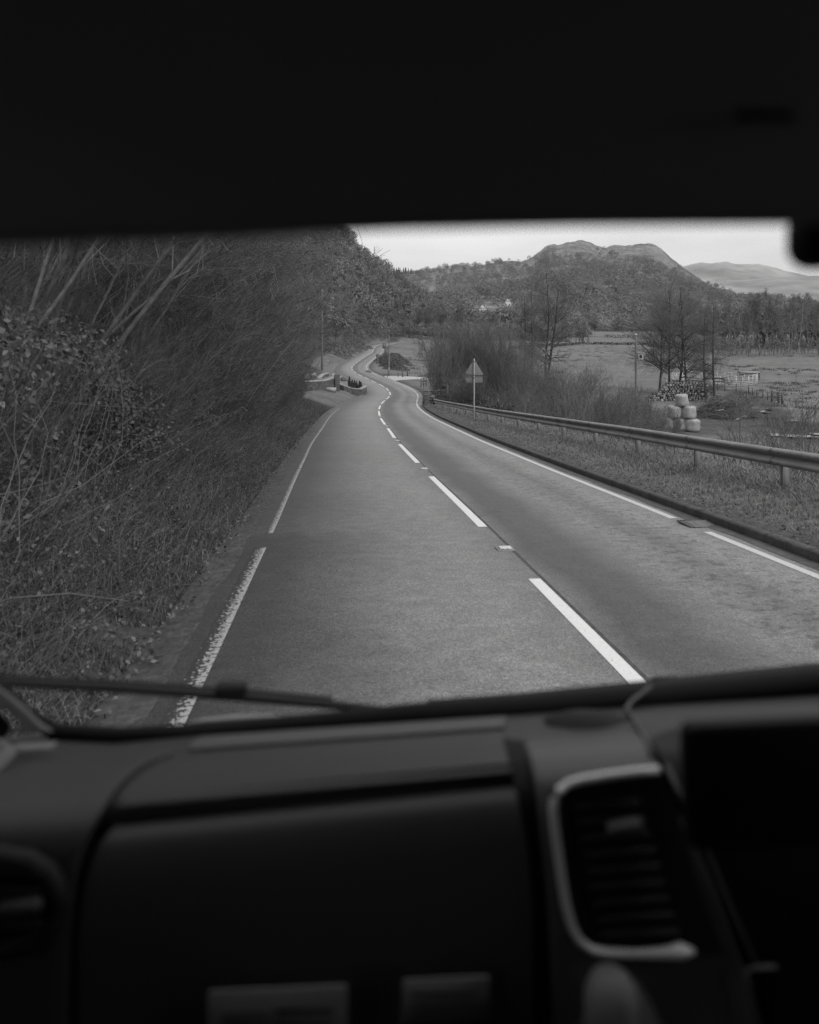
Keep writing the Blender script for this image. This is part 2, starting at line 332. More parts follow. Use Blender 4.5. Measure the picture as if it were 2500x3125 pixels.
rg = np.random.default_rng(3)
_w = [(rg.uniform(.02, .5), rg.uniform(0, 6.28), rg.uniform(0, 6.28), rg.uniform(0, 6.28)) for _ in range(14)]
def wob(x, y):
    z = 0
    for k, a, p_, q in _w: z = z + np.sin(k * (x * math.cos(a) + y * math.sin(a)) + p_) / (1 + 8 * k)
    return z / 4
def ground(x, y, rough=True):
    x = np.atleast_1d(np.asarray(x, float)); y = np.atleast_1d(np.asarray(y, float)); sh = x.shape; x = x.ravel(); y = y.ravel()
    d = np.empty(len(x)); zc = np.empty(len(x)); side = np.empty(len(x)); yc = np.empty(len(x))
    C2 = CL[::3]; N2 = NR[::3]
    for a in range(0, len(x), 4000):
        b = slice(a, a + 4000); D = (x[b, None] - C2[None, :, 0]) ** 2 + (y[b, None] - C2[None, :, 1]) ** 2; i = D.argmin(1)
        dx = x[b] - C2[i, 0]; dy = y[b] - C2[i, 1]; sd = dx * N2[i, 0] + dy * N2[i, 1]
        d[b] = np.sqrt(D[np.arange(len(i)), i]); near = d[b] < 12; d[b] = np.where(near, np.maximum(np.abs(sd), 0), d[b]); side[b] = np.where(x[b] > 25, 1, np.sign(sd)); 
        tz = np.gradient(C2[:, 2]) / np.maximum(np.hypot(np.gradient(C2[:, 0]), np.gradient(C2[:, 1])), 1e-3)
        tt = dx * -N2[i, 1] + dy * N2[i, 0]; zc[b] = C2[i, 2] + np.clip(tt, -1, 1) * tz[i]; yc[b] = C2[i, 1]
    # right: kerb, verge up to the barrier, bank down to the valley floor
    field = np.interp(y, [-50, 60, 90, 150, 235, 450, 720, 1500], [-6.5, -7.3, -7.2, -6.7, -5.9, -2.5, 2.2, 8])
    vh = np.interp(yc, [0, 20, 60, 75], [.2, .2, .09, .05]); k = np.interp(yc, [0, 45, 60, 85, 110], [.62, .6, .42, .14, .07]); kb = np.interp(yc, [60, 66], [.1, .02])
    right = np.interp(d, [3.5, 3.58], [-.05, 1]); right = np.where(d < 3.5, -.05, kb + (vh - kb) * np.clip((d - 3.6) / 2.0, 0, 1))
    right = np.maximum(zc + right - k * np.maximum(d - 6.6, 0), np.minimum(field, zc + .3))
    far = np.clip((d - 60) / 120, 0, 1); right = right * (1 - far) + field * far
    e_ = np.clip((y - 309) / 30, 0, 1); right = right * (1 - e_) + field * e_
    # left: mud strip, hedge bank, wooded slope; the garden opening lies lower
    gap = np.interp(yc, [52, 60, 140, 165], [0, 1, 1, 0]); 
    bank = np.interp(d, [3.5, 3.75, 5.2, 7, 9.5], [-.05, .04, .62, 1.35, 1.9]); gb = np.clip((y - 78.5) / 1.5, 0, 1); gard = (1 - gb) * np.interp(d, [3.5, 3.8, 4.6, 8, 14], [-.05, .05, .3, .5, 1.0]) + gb * np.interp(d, [3.5, 3.8, 4.6, 6.3, 6.8, 14], [-.05, .05, .45, .6, 1.25, 1.9])
    slope = np.maximum(d - np.interp(gap, [0, 1], [9.5, 20]), 0); slope = np.where(slope > 90, 90 + (slope - 90) * .2, slope) * .42
    left = zc + bank * (1 - gap) + gard * gap + slope; left = left * (1 - e_) + field * e_
    z = np.where(side > 0, right, left)
    if rough: z = z + np.clip((d - 3.8) / 3, 0, 1) * wob(x * 2.2, y * 2.2) * np.where(side > 0, np.clip((d - 5) / 12, .12, .5), .9)
    return z.reshape(sh)
def gz(x, y): return float(ground(x, y)[0])
def on_ground(u, Y):
    x = (u - UC) / F * Y; return np.array([x, Y, gz(x, Y)])

def fbm(x, y, seed, oct=5, s0=1.0):
    r_ = np.random.default_rng(seed); z = 0; am = 1.0; k = s0
    for _ in range(oct):
        for _ in range(3):
            a = r_.uniform(0, 6.28); z = z + am * np.sin(k * (x * math.cos(a) + y * math.sin(a)) + r_.uniform(0, 6.28)) / 3
        am *= .5; k *= 2.1
    return z
# ground: one sheet, fine beside the road, out to the foot of the hills and beyond
gy = np.r_[np.arange(-40, 64, .5), np.arange(64, 330, 2.0), np.arange(330, 800, 12), np.arange(800, 6001, 200)]
gt = np.r_[-np.geomspace(1500, 9.6, 70), np.arange(-9.5, -3.8, .35), -3.75, -3.5, -3.3, -1.5, 0, 1.5, 3.3, 3.51, 3.59, 3.75, np.arange(4, 9, .35), np.arange(9.2, 62, .9), np.geomspace(63, 1800, 70)]
cx = np.interp(gy, CL[:520, 1], CL[:520, 0]); cx = np.where(gy > 262, np.interp(gy, [262, 420], [-12, 0]), cx)
GX = cx[:, None] + gt[None]; GY = np.broadcast_to(gy[:, None], GX.shape)
GZ = ground(GX, GY)
# keep the sheet under the tarmac where the road swings across the grid
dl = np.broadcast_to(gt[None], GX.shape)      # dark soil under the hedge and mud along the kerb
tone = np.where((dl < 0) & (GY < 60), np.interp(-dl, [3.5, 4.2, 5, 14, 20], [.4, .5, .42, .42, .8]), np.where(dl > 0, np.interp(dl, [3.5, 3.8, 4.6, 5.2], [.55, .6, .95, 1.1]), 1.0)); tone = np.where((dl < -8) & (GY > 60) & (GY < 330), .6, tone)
trk = np.array([((u_ - UC) / F * 9.35 * F / (v_ - VH), 9.35 * F / (v_ - VH)) for u_, v_ in ((2180, 1183), (2240, 1195), (2300, 1222), (2340, 1252), (2390, 1288), (2450, 1325), (2520, 1360))])
tt_ = np.linspace(0, 6, 80); trk = np.c_[np.interp(tt_, np.arange(7), trk[:, 0]), np.interp(tt_, np.arange(7), trk[:, 1])]
near = (GX > 10) & (GX < 80) & (GY > 50) & (GY < 140); dt_ = np.full(GX.shape, 99.0); dt_[near] = np.sqrt(((GX[near][:, None] - trk[:, 0]) ** 2 + (GY[near][:, None] - trk[:, 1]) ** 2).min(1))
dt_ = dt_ + 1.2 * fbm(GX, GY, 77, 3, .9); yard = np.clip(1 - np.hypot((GX - 33) / 14, (GY - 73) / 11) + .35 * fbm(GX, GY, 78, 3, .5), 0, .4) / .4
tone = tone * np.interp(dt_, [1.2, 2.6], [.42, 1]) * (1 - .5 * yard)      # the muddy track and the farm yard
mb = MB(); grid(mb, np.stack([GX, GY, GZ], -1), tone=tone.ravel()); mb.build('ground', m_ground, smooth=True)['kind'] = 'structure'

sr = np.r_[np.arange(0, 120, .5), np.arange(120, SS[-1], 1.0)]
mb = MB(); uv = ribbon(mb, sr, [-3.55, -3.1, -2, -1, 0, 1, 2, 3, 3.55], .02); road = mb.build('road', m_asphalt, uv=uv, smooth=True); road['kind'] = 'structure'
def line(name, spans, t0, w, m, step=.5):
    mb = MB(); uvs = []
    for a, b in spans:
        s = np.linspace(a, b, max(2, int((b - a) / step) + 1)); uvs.append(ribbon(mb, s, [t0 - w / 2, t0 + w / 2], .024))
    return mb.build(name, m, parent=road, uv=np.concatenate(uvs))
sY = s_of_y
s0 = sY(11.0)
line('centre_line', [(s0 + 9 * k, s0 + 9 * k + 6.05) for k in range(-3, 33)], 0, .13, m_paint)
line('edge_line', [(2, sY(10.25)), (sY(11.3), sY(112)), (sY(131), SS[-1] - 30)], 3.03, .12, m_paint_edge)
line('edge_line', [(2, sY(9.95)), ], -3.095, .155, m_paint_worn)
line('edge_line', [(sY(10.9), sY(57.5)), (sY(78), sY(140)), (sY(176), SS[-1] - 30)], -3.07, .1, m_paint_worn)
line('edge_line', [(sY(141), sY(176))], -3.1, .1, m_paint_worn)
# lay-by and the pale driveways
mb = MB(); s = np.linspace(sY(146), sY(215), 40); w = np.interp(s, [s[0], s[8], s[28], s[-1]], [.0, 2.6, 2.4, 0.0])
G = np.stack([at_s(s, np.full_like(s, -3.45), .035), at_s(s, -3.5 - w, .075)], 1); grid(mb, G, flip=True)
lay = mb.build('lay_by', mat('lay-by gravel', .16, nscale=(1, 9), namt=(.2, .2))); lay['kind'] = 'structure'
def patch(name, poly, m, lift=.05, n=10):
    """four-cornered sheet lying on the ground"""
    poly = np.asarray(poly, float); a = np.linspace(0, 1, n)[:, None, None]; b = np.linspace(0, 1, n)[None, :, None]
    G = (poly[0] * (1 - a) + poly[3] * a) * (1 - b) + (poly[1] * (1 - a) + poly[2] * a) * b
    z = ground(G[..., 0], G[..., 1], True) + lift
    mb = MB(); grid(mb, np.concatenate([G, z[..., None]], -1)); o = mb.build(name, m, smooth=True); o['kind'] = 'structure'; return o
def side_strip(name, ya, yb, t_in, t_out, m, dz0=.03, dz1=.1, spread=0.0):
    s = np.linspace(sY(ya), sY(yb), 14); n = 8; rows = []
    for f in np.linspace(0, 1, n):
        ext = (s - s.mean()) * spread * f; p = at_s(s + ext, np.full_like(s, t_in + (t_out - t_in) * f)); g = ground(p[:, 0], p[:, 1], True)
        p[:, 2] = np.maximum(g + .05, p[:, 2] + dz0 * (1 - f) - 10 * f); rows.append(p)
    mb = MB(); grid(mb, np.stack(rows, 1), flip=t_out < t_in); o = mb.build(name, m, smooth=True); o['kind'] = 'structure'; return o
side_strip('driveway', 114, 127, 3.4, 9.5, m_concrete, spread=-.45)


line('seam', [(2, sY(150))], .09, .035, m_seam)
# kerb along the right edge
mb = MB(); s = np.arange(4, sY(63), .3); prof = [(3.4, -.02), (3.4, .10), (3.42, .125), (3.53, .13), (3.56, .10), (3.56, -.1)]
jit = RNG.normal(0, .004, len(s)); low = np.interp(s, [s[0], s[-20], s[-1]], [1, 1, .15])
G = np.stack([at_s(s, np.full_like(s, t) + jit * (i in (1, 2)), 0) + np.c_[0 * s, 0 * s, low * dz + .02] for i, (t, dz) in enumerate(prof)], 1); grid(mb, G)
kerb = mb.build('kerb', m_kerb); kerb['kind'] = 'structure'
mb = MB()
for sj in np.arange(4.4, sY(60), .914):
    p = at_s(sj, 3.397); q = at_s(sj + .01, 3.397); 
    G = [[at_s(a, t, dz) for t, dz in ((3.396, .03), (3.396, .122), (3.415, .149), (3.53, .153))] for a in (sj, sj + .012)]; grid(mb, G, flip=False)
mb.build('joint', m_dark, parent=kerb)
# mud and grit in the gutters
def gutter(ya, yb, ta, tb, amp, m, name):
    s = np.arange(sY(ya), sY(yb), .25); e = RNG.normal(0, 1, len(s)); e = np.convolve(e, np.hanning(9) / 4, 'same') * amp
    G = np.stack([at_s(s, np.full_like(s, ta), .034), at_s(s, np.full_like(s, (ta + tb) / 2) + e * .5, .032), at_s(s, np.full_like(s, tb) + e, .0245)], 1)
    mb = MB(); grid(mb, G, flip=ta > tb); o = mb.build(name, m, smooth=True); o['kind'] = 'structure'
gutter(-10, 62, 3.4, 3.2, .05, m_mud, 'gutter_grit')
gutter(-10, 57, -3.62, -3.3, .06, m_mud, 'verge_mud')

# ---------------------------------------------------------------- plant kit
def grow(PP, RR, m, t0, t1, ang, L, n, rng, trop=(0, 0, 0), wig=.12, rr=.5, tip=.2, Lvar=.3, fall=.5, angvar=.15):
    Np, k, _ = PP.shape; idx = np.repeat(np.arange(Np), m); M_ = len(idx)
    t = rng.uniform(t0, t1, M_); x = t * (k - 1); i = np.minimum(x.astype(int), k - 2); fr = (x - i)[:, None]
    a = PP[idx, i]; b = PP[idx, i + 1]; p = a * (1 - fr) + b * fr; T = unit(b - a); r0 = (RR[idx, i] * (1 - fr[:, 0]) + RR[idx, i + 1] * fr[:, 0]) * rr
    q = rng.normal(size=(M_, 3)); q = unit(q - (q * T).sum(1, keepdims=True) * T)
    an = (ang + rng.normal(0, angvar, M_))[:, None]; d = np.cos(an) * T + np.sin(an) * q
    Ls = np.broadcast_to(L, (Np,))[idx] * (1 - fall * t) * np.clip(1 + rng.normal(0, Lvar, M_), .35, 1.9); st = (Ls / (n - 1))[:, None]
    out = [p]; trop = np.asarray(trop, float)
    for _ in range(n - 1):
        d = unit(d + trop + rng.normal(0, wig, (M_, 3))); p = p + d * st; out.append(p)
    taper = np.linspace(1, tip, n)[None]
    return np.stack(out, 1), np.maximum(r0[:, None] * taper, .0012)
def stems(bases, dirs, Ls, rads, n, rng, trop=(0, 0, 0), wig=.06, tip=.25):
    p = np.asarray(bases, float); d = unit(np.asarray(dirs, float)); Ls = np.broadcast_to(Ls, (len(p),)); st = (Ls / (n - 1))[:, None]; out = [p]
    for _ in range(n - 1):
        d = unit(d + np.asarray(trop) + rng.normal(0, wig, d.shape)); p = p + d * st; out.append(p)
    return np.stack(out, 1), np.broadcast_to(rads, (len(p),))[:, None] * np.linspace(1, tip, n)[None]

def bare_tree(name, label, cat, h, seed, m_tr=m_bark, m_cr=m_twig, ntr=1, spread=.3, r=None, nb=(16, 8, 7), ang=(.9, .7, .6), lean=(0, 0, 0), crown=(.3, 1.0), minr=.006, group=None, up=.06, base_r=.25, Lb=.3):
    """a leafless tree: tapered trunk(s) with limbs, and a crown of branchlets and twigs"""
    rng = np.random.default_rng(seed); r = r or h * .014
    root = empty(name, (0, 0, 0), label, cat, group)
    a = rng.uniform(0, 6.28, ntr); b = np.c_[np.cos(a), np.sin(a), 0 * a] * (base_r if ntr > 1 else 0); b[:, 2] = -.3
    d = np.c_[np.cos(a) * spread * .6, np.sin(a) * spread * .6, np.ones(ntr)] + np.asarray(lean) if ntr > 1 else np.array([[0, 0, 1.0]]) + np.asarray(lean)
    hs = h * rng.uniform(.82, 1.05, ntr)
    P0, R0 = stems(b, d, hs, r * rng.uniform(.8, 1.1, ntr), 9, rng, trop=(0, 0, .03), wig=.055 if ntr < 4 else .085, tip=.18)
    P1, R1 = grow(P0, R0, nb[0], crown[0], crown[1], ang[0], h * Lb, 6, rng, trop=(0, 0, up), wig=.16, rr=.5, fall=.55, tip=.25)
    P2, R2 = grow(P1, R1, nb[1], .15, 1, ang[1], h * Lb * .42, 4, rng, trop=(0, 0, up * .7), wig=.2, rr=.55, fall=.45, tip=.35)
    P3, R3 = grow(P2, R2, nb[2], .1, 1, ang[2], h * Lb * .2, 3, rng, trop=(0, 0, up * .5), wig=.2, rr=.6, fall=.3, tip=.5)
    tr = MB(); tubes(tr, P0, R0, 7); tubes(tr, P1, np.maximum(R1, minr * 1.3), 4); tr.build('trunk', m_tr, parent=root, smooth=True)
    c = MB(); tubes(c, P2, np.maximum(R2, minr), 3); tubes(c, P3, np.maximum(R3, minr * .7), 3); c.build('crown', m_cr, parent=root)
    return root
def bare_shrub(name, label, h, seed, nst=22, r=.018, m_=m_twig, spread=.55, nb=(10, 7), lean=(0, 0, 0), minr=.004, trop=(0, 0, .05), wide=.5, cat='shrub', group=None, ang=(.5, .5)):
    rng = np.random.default_rng(seed); root = empty(name, (0, 0, 0), label, cat, group)
    a = rng.uniform(0, 6.28, nst); q = np.sqrt(rng.uniform(0, 1, nst)); b = np.c_[np.cos(a) * q * wide, np.sin(a) * q * wide, 0 * a - .15]
    d = np.c_[np.cos(a) * q * spread, np.sin(a) * q * spread, np.ones(nst)] + np.asarray(lean)
    P0, R0 = stems(b, d, h * rng.uniform(.6, 1.05, nst), r * rng.uniform(.6, 1.2, nst), 7, rng, trop=trop, wig=.09, tip=.3)
    P1, R1 = grow(P0, R0, nb[0], .15, 1, ang[0], h * .38, 5, rng, trop=trop, wig=.12, rr=.6, fall=.5, tip=.4)
    P2, R2 = grow(P1, R1, nb[1], .1, 1, ang[1], h * .13, 3, rng, trop=trop, wig=.15, rr=.7, fall=.4, tip=.6)
    s_ = MB(); tubes(s_, P0, np.maximum(R0, minr * 1.5), 5); s_.build('stem', m_, parent=root, smooth=True)
    t_ = MB(); tubes(t_, P1, np.maximum(R1, minr), 3); tubes(t_, P2, np.maximum(R2, minr * .8), 3); t_.build('crown', m_, parent=root)
    return root
def leaves(mb, C, Nn, size, rng, tone, aspect=1.0, droop=0.0):
    n = len(C); a = unit(rng.normal(size=(n, 3))); nn = unit(np.asarray(Nn) + rng.normal(0, .55, (n, 3))); a = unit(a - (a * nn).sum(1, keepdims=True) * nn); b = np.cross(nn, a)
    s = (size * rng.uniform(.6, 1.3, n))[:, None]
    q = np.stack([C - a * s, C + b * s * .55 * aspect - a * s * .1 + nn * s * .12, C + a * s, C - b * s * .55 * aspect - a * s * .1 + nn * s * .12], 1)
    mb.add(q.reshape(-1, 3), np.arange(n * 4).reshape(-1, 4), np.repeat(tone, 4))
def blades(mb, C, h, w, rng, tone, lean=.5, wind=(0, 0, 0)):
    n = len(C); a = rng.uniform(0, 6.28, n); side = np.c_[np.cos(a), np.sin(a), 0 * a]; d = rng.normal(0, lean, (n, 3)); d[:, 2] = 0; d += np.asarray(wind)
    h = h[:, None]; w = np.broadcast_to(w, (n,))[:, None]; mid = C + np.c_[0 * a, 0 * a, h[:, 0] * .6] + d * h * .35; top = C + np.c_[0 * a, 0 * a, h[:, 0] * .85] + d * h
    v = np.stack([C - side * w, C + side * w, mid + side * w * .7, mid - side * w * .7, top], 1); i = np.arange(n)[:, None] * 5
    b0 = mb.n; mb.add(v.reshape(-1, 3), i + np.array([[0, 1, 2, 3]]), np.repeat(tone, 5)); mb.f.append(b0 + i + np.array([[3, 2, 4]]))

# ---------------------------------------------------------------- hills
def hill(name, sil, Yb, Yr, vb, m, power=.8, nu=220, ns=50, amp=4.0, fs=.01, back=1.5, seed=1, crag=0):
    sil = np.array(sil, float) * np.array([2500 / 1725.0] * 2); u = np.linspace(sil[0, 0], sil[-1, 0], nu); vs = np.interp(u, sil[:, 0], sil[:, 1])
    k = np.hanning(5); k /= k.sum(); vs = np.convolve(np.pad(vs, 2, mode='edge'), k, 'valid')
    vs = vs + crag * (fbm(u * .05, 0 * u, seed + 50, 4, 1.0) + .5 * np.abs(fbm(u * .13, 0 * u, seed + 51, 3, 1.0)))
    s = np.linspace(0, 1, ns); Y = Yb + (Yr - Yb) * s[:, None] + 0 * u; V = vb + (vs[None] - vb) * (s[:, None] ** power)
    X = (u - UC) / F * Y; Z = EYE - (V - VH) / F * Y
    rough = fbm(X, Y, seed, 5, fs) * amp * (s[:, None] * (1.15 - s[:, None]) * 2.2); Z = Z + rough
    G = np.stack([X, Y, Z], -1); base = G[:1].copy(); base[..., 2] -= 30; bk = G[-1:].copy(); bk[..., 1] *= back; bk[..., 0] *= back; bk[..., 2] = -30
    mb = MB(); grid(mb, np.concatenate([base, G, bk])); o = mb.build(name, m, smooth=True); o['kind'] = 'structure'
    return o, u, s, G
big = [(-900, 400), (-300, 430), (300, 470), (560, 480), (700, 478), (745, 505), (770, 545), (800, 566), (835, 590), (870, 622), (905, 658), (945, 690), (1000, 707), (1090, 714), (1200, 718)]
main = [(500, 553), (700, 578), (800, 581), (870, 584), (905, 577), (940, 571), (1005, 569), (1040, 557), (1060, 551), (1100, 549), (1125, 540), (1142, 527), (1152, 519), (1166, 517), (1180, 519), (1196, 512), (1210, 513), (1226, 509), (1242, 513), (1258, 521), (1275, 526), (1290, 520), (1312, 518), (1345, 513), (1365, 511), (1386, 515), (1406, 532), (1432, 556), (1458, 576), (1480, 592), (1510, 607), (1560, 620), (1640, 630), (1800, 645), (2300, 650), (2900, 640)]
h1, u1, s1, G1 = hill('wooded_hillside', big, 322, 640, 1034, m_hill, power=.85, amp=3, fs=.02, seed=5)
h2, u2, s2, G2 = hill('knoll', main, 730, 1600, 1006, m_hill, power=.78, amp=20, fs=.011, nu=700, ns=120, seed=8, crag=5.0)
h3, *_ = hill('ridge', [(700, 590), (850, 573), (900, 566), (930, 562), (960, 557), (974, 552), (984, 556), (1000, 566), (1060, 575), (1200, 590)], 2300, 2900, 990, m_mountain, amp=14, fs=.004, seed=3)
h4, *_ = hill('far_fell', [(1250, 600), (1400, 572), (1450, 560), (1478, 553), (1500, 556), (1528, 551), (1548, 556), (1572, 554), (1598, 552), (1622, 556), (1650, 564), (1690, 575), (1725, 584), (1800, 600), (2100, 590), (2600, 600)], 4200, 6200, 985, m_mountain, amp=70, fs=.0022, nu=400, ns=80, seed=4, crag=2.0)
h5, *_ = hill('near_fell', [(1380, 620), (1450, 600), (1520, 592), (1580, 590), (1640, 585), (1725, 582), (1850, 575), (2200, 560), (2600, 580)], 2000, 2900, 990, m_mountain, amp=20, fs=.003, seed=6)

def wood_mass(name, pts, hts, rng, ntri, label=None, tonevar=.28, ratio=.75, tw=.09, flat=.65):
    """leafless crowns seen from afar: every crown is a cloud of upswept twig sprays on a domed shell"""
    n = len(pts); mb = MB(); k = ntri
    ph = rng.uniform(0, 6.28, (n, k)); cz = rng.uniform(-.15, 1, (n, k)); rad = np.sqrt(1 - np.clip(cz, 0, 1) ** 2) * rng.uniform(.75, 1.05, (n, k)); hs = hts[:, None]
    lob = 1 + .22 * np.sin(3 * ph + rng.uniform(0, 6, (n, 1))) * np.sin(4 * cz + rng.uniform(0, 6, (n, 1)))
    c = np.stack([np.cos(ph) * rad * hs * .42 * ratio * lob, np.sin(ph) * rad * hs * .42 * ratio * lob, hs * (.45 + .5 * cz * lob)], -1) + pts[:, None]
    out = unit(np.stack([np.cos(ph) * rad, np.sin(ph) * rad, cz + .55], -1) + rng.normal(0, .25, (n, k, 3)))
    L = hs[..., None] * rng.uniform(.06, .16, (n, k, 1)); sd = unit(np.cross(out, rng.normal(size=(n, k, 3)))) * hs[..., None] * tw * rng.uniform(.4, 1, (n, k, 1))
    tang = (rng.uniform(0, 1, (n, k, 1)) < flat); r3 = unit(np.cross(out, rng.normal(size=(n, k, 3)))); dirn = unit(np.where(tang, r3 + .25 * out * rng.normal(size=(n, k, 1)), out))
    sd = np.where(tang, unit(np.cross(out, r3)) * hs[..., None] * tw * 1.3, sd); L = np.where(tang, L * .75, L)
    tri = np.stack([c - dirn * L * .6, c + dirn * L + sd * .6, c + dirn * L * .9 - sd * .7], 2)
    nn_ = np.cross(tri[:, :, 1] - tri[:, :, 0], tri[:, :, 2] - tri[:, :, 0]); fl2 = (nn_ * out).sum(-1) < 0; tri[fl2] = tri[fl2][:, [0, 2, 1]]
    tone = np.clip(1 + rng.normal(0, tonevar, n), .5, 1.8)
    mb.add(tri.reshape(-1, 3), np.arange(n * k * 3).reshape(-1, 3), np.repeat(tone, k * 3))
    # trunks and main limbs
    a = rng.uniform(0, 6.28, (n, 3)); tip = np.stack([np.cos(a) * hs * .2, np.sin(a) * hs * .2, hs * rng.uniform(.6, .85, (n, 3))], -1) + pts[:, None]
    b0 = np.repeat(pts[:, None], 3, 1); b0[..., 2] -= 1; md = b0 * .6 + tip * .4; md[..., :2] = b0[..., :2] + (tip - b0)[..., :2] * .15
    PP = np.stack([b0, md, tip], 2).reshape(-1, 3, 3); RR = np.repeat(hts * .014, 3)[:, None] * np.array([[1, .7, .25]])
    tubes(mb, PP, RR, 3, tone=np.repeat(tone * .8, 3))
    o = mb.build(name, m_wood_far); o['kind'] = 'stuff'
    return o
def hill_pts(u, s, G, n, rng, su, sv=(0, 1), keep=None):
    uu = rng.uniform(*su, n); s_ = rng.uniform(0, 1, n) ** .8 * (sv[1] - sv[0]) + sv[0]
    iu = np.clip(np.interp(uu, u, np.arange(len(u))), 0, len(u) - 1.001); js = np.clip(s_ * (len(s) - 1), 0, len(s) - 1.001)
    i0 = iu.astype(int); j0 = js.astype(int); fu = (iu - i0)[:, None]; fj = (js - j0)[:, None]
    p = (G[j0, i0] * (1 - fu) + G[j0, i0 + 1] * fu) * (1 - fj) + (G[j0 + 1, i0] * (1 - fu) + G[j0 + 1, i0 + 1] * fu) * fj
    if keep is not None: k = keep(uu, s_, p); p = p[k]
    return p
rng = np.random.default_rng(11)
HOUSES = [(1472, 946, 870), (1549, 923, 900), (1490, 958, 840)]
def keep_main(u, s, p):
    pu_, pv_ = UC + F * p[:, 0] / p[:, 1], VH - F * (p[:, 2] - EYE) / p[:, 1]; clear = np.ones(len(s), bool)
    for a, b, Yc in HOUSES: clear &= ~((np.abs(pu_ - a) < 24) & (pv_ > b - 8) & (pv_ < b + 50) & (p[:, 1] < Yc + 6))
    # bare rock and turf near the two tops, a few clearings
    top = np.interp(u, [1250, 1560, 1640, 1720, 1790, 1840, 1900, 2050, 2130, 2500], [1.1, 1.02, .92, .84, .90, .92, .78, .80, .97, 1.05])
    return (s < top + .05 * np.sin(p[:, 0] * .05) + rng.normal(0, .03, len(s))) & (fbm(p[:, 0], p[:, 1], 21, 3, .012) > -.95) & clear
pm = hill_pts(u2, s2, G2, 3600, rng, (1000, 2700), keep=keep_main)
wood_mass('woodland', pm, rng.uniform(9, 18, len(pm)) * np.interp(pm[:, 1], [730, 1600], [1.1, .7]), rng, 170, ratio=.95, tw=.045, flat=.8, tonevar=.13)
pl = hill_pts(u1, s1, G1, 1300, rng, (300, 1620), sv=(.03, 1))
wood_mass('woodland', pl, rng.uniform(9, 15, len(pl)), rng, 300, tw=.035, tonevar=.2, flat=.5)
pb = np.stack([rng.uniform(-.02, .62, 420) * 700, rng.uniform(690, 760, 420), np.full(420, 2.0)], 1); pb[:, 2] = ground(pb[:, 0], pb[:, 1])
wood_mass('woodland', pb, rng.uniform(8, 14, 420), rng, 150, tonevar=.3, tw=.05, flat=.7)
pq = hill_pts(u1, s1, G1, 1100, rng, (900, 1730), sv=(0, .13)); pq[:, 2] -= .5
wood_mass('undergrowth', pq, rng.uniform(3, 8.5, len(pq)), rng, 170, tw=.035, tonevar=.2, flat=.45)
# slope behind the hedge and along the lay-by
ps = np.c_[rng.uniform(-70, -20, 260), rng.uniform(8, 310, 260)]; ps = ps[(ps[:, 0] < np.interp(ps[:, 1], [0, 60, 140, 200, 320], [-14, -22, -30, -24, -22]))]
ps = np.c_[ps, ground(ps[:, 0], ps[:, 1])]
wood_mass('woodland', ps, rng.uniform(8, 14, len(ps)), rng, 420, tw=.02, tonevar=.2)


# ---------------------------------------------------------------- crash barrier, sign, fences on the right
def rail_x(y): return 7.76 - .1 * y
def rail_top(y): return float(np.interp(y, CL[:480, 1], CL[:480, 2])) + float(np.interp(y, [0, 20, 60], [.99, .98, .68]))
br = empty('crash_barrier', (rail_x(13), 13, gz(rail_x(13), 13)), 'long corrugated steel crash barrier on posts along the right verge', 'crash barrier')
ys = np.linspace(1.0, 59.5, 60); W_ = [(.02, 0), (-.035, -.012), (-.062, -.045), (-.062, -.075), (-.028, -.115), (.012, -.135), (.012, -.175), (-.028, -.195), (-.062, -.235), (-.062, -.265), (-.035, -.298), (.02, -.31)]
G = []
for y in ys:
    tz = rail_top(y); fl_ = max(0, (y - 56) / 3.5) * .12
    G.append([(rail_x(y) + a + fl_, y + a * .1, tz + b) for a, b in W_])
G = np.array(G); mb = MB(); grid(mb, G); mb2 = G.copy(); mb2[..., 0] += .006; grid(mb, mb2, flip=True)
mb.build('beam', m_galv, parent=br, smooth=True)
bolt0 = None
for kq in range(-3, 15):
    y = 13.16 + 3.18 * kq; 
    if y > 58: continue
    p = MB(); zt = rail_top(y) - .03; zb = gz(rail_x(y) + .07, y) - .25
    for (cx_, sx, sy) in ((.07, .012, .06), (.13, .135, .012)): box(p, (rail_x(y) + cx_, y + (.05 if sx > .02 else 0), (zt + zb) / 2), (sx, sy, zt - zb), -.1)
    p.build('post', m_post, parent=br)
    for dz in (-.06, -.25):          # lap-joint bolts
        for dy in (-.09, .09):
            q = np.array([rail_x(y + dy) - .068, y + dy, rail_top(y) + dz])
            if bolt0 is None: t_ = MB(); lathe(t_, [(0, .02), (.018, .015), (.02, 0)], (0, 0, 0), 'x', 6); o_ = bolt0 = t_.build('bolt', m_iron, parent=br)
            else: o_ = bolt0.copy(); COL.objects.link(o_); o_.parent = br
            o_.location = q - world_loc(br)
    y += .16; t_ = MB(); grid(t_, np.array([[(rail_x(yy) + a - .006, yy, rail_top(yy) + b) for a, b in W_] for yy in (y - .012, y + .012)])); t_.build('lap_joint', m_iron, parent=br)
mb = MB(); y = 59.6; box(mb, (rail_x(y) + .12, y + .05, rail_top(y) - .22), (.16, .12, .48), .3); mb.build('end_cap', m_dark, parent=br)
mb = MB(); prism(mb, [(rail_x(60) - .25, 60.1, rail_top(60) + .02), (rail_x(60) + .32, 60.15, rail_top(60) + .02), (rail_x(60) + .2, 60.15, rail_top(60) + .28), (rail_x(60) - .05, 60.1, rail_top(60) + .22)], .03, (0, 1, 0)); mb.build('end_marker', m_card, parent=br)

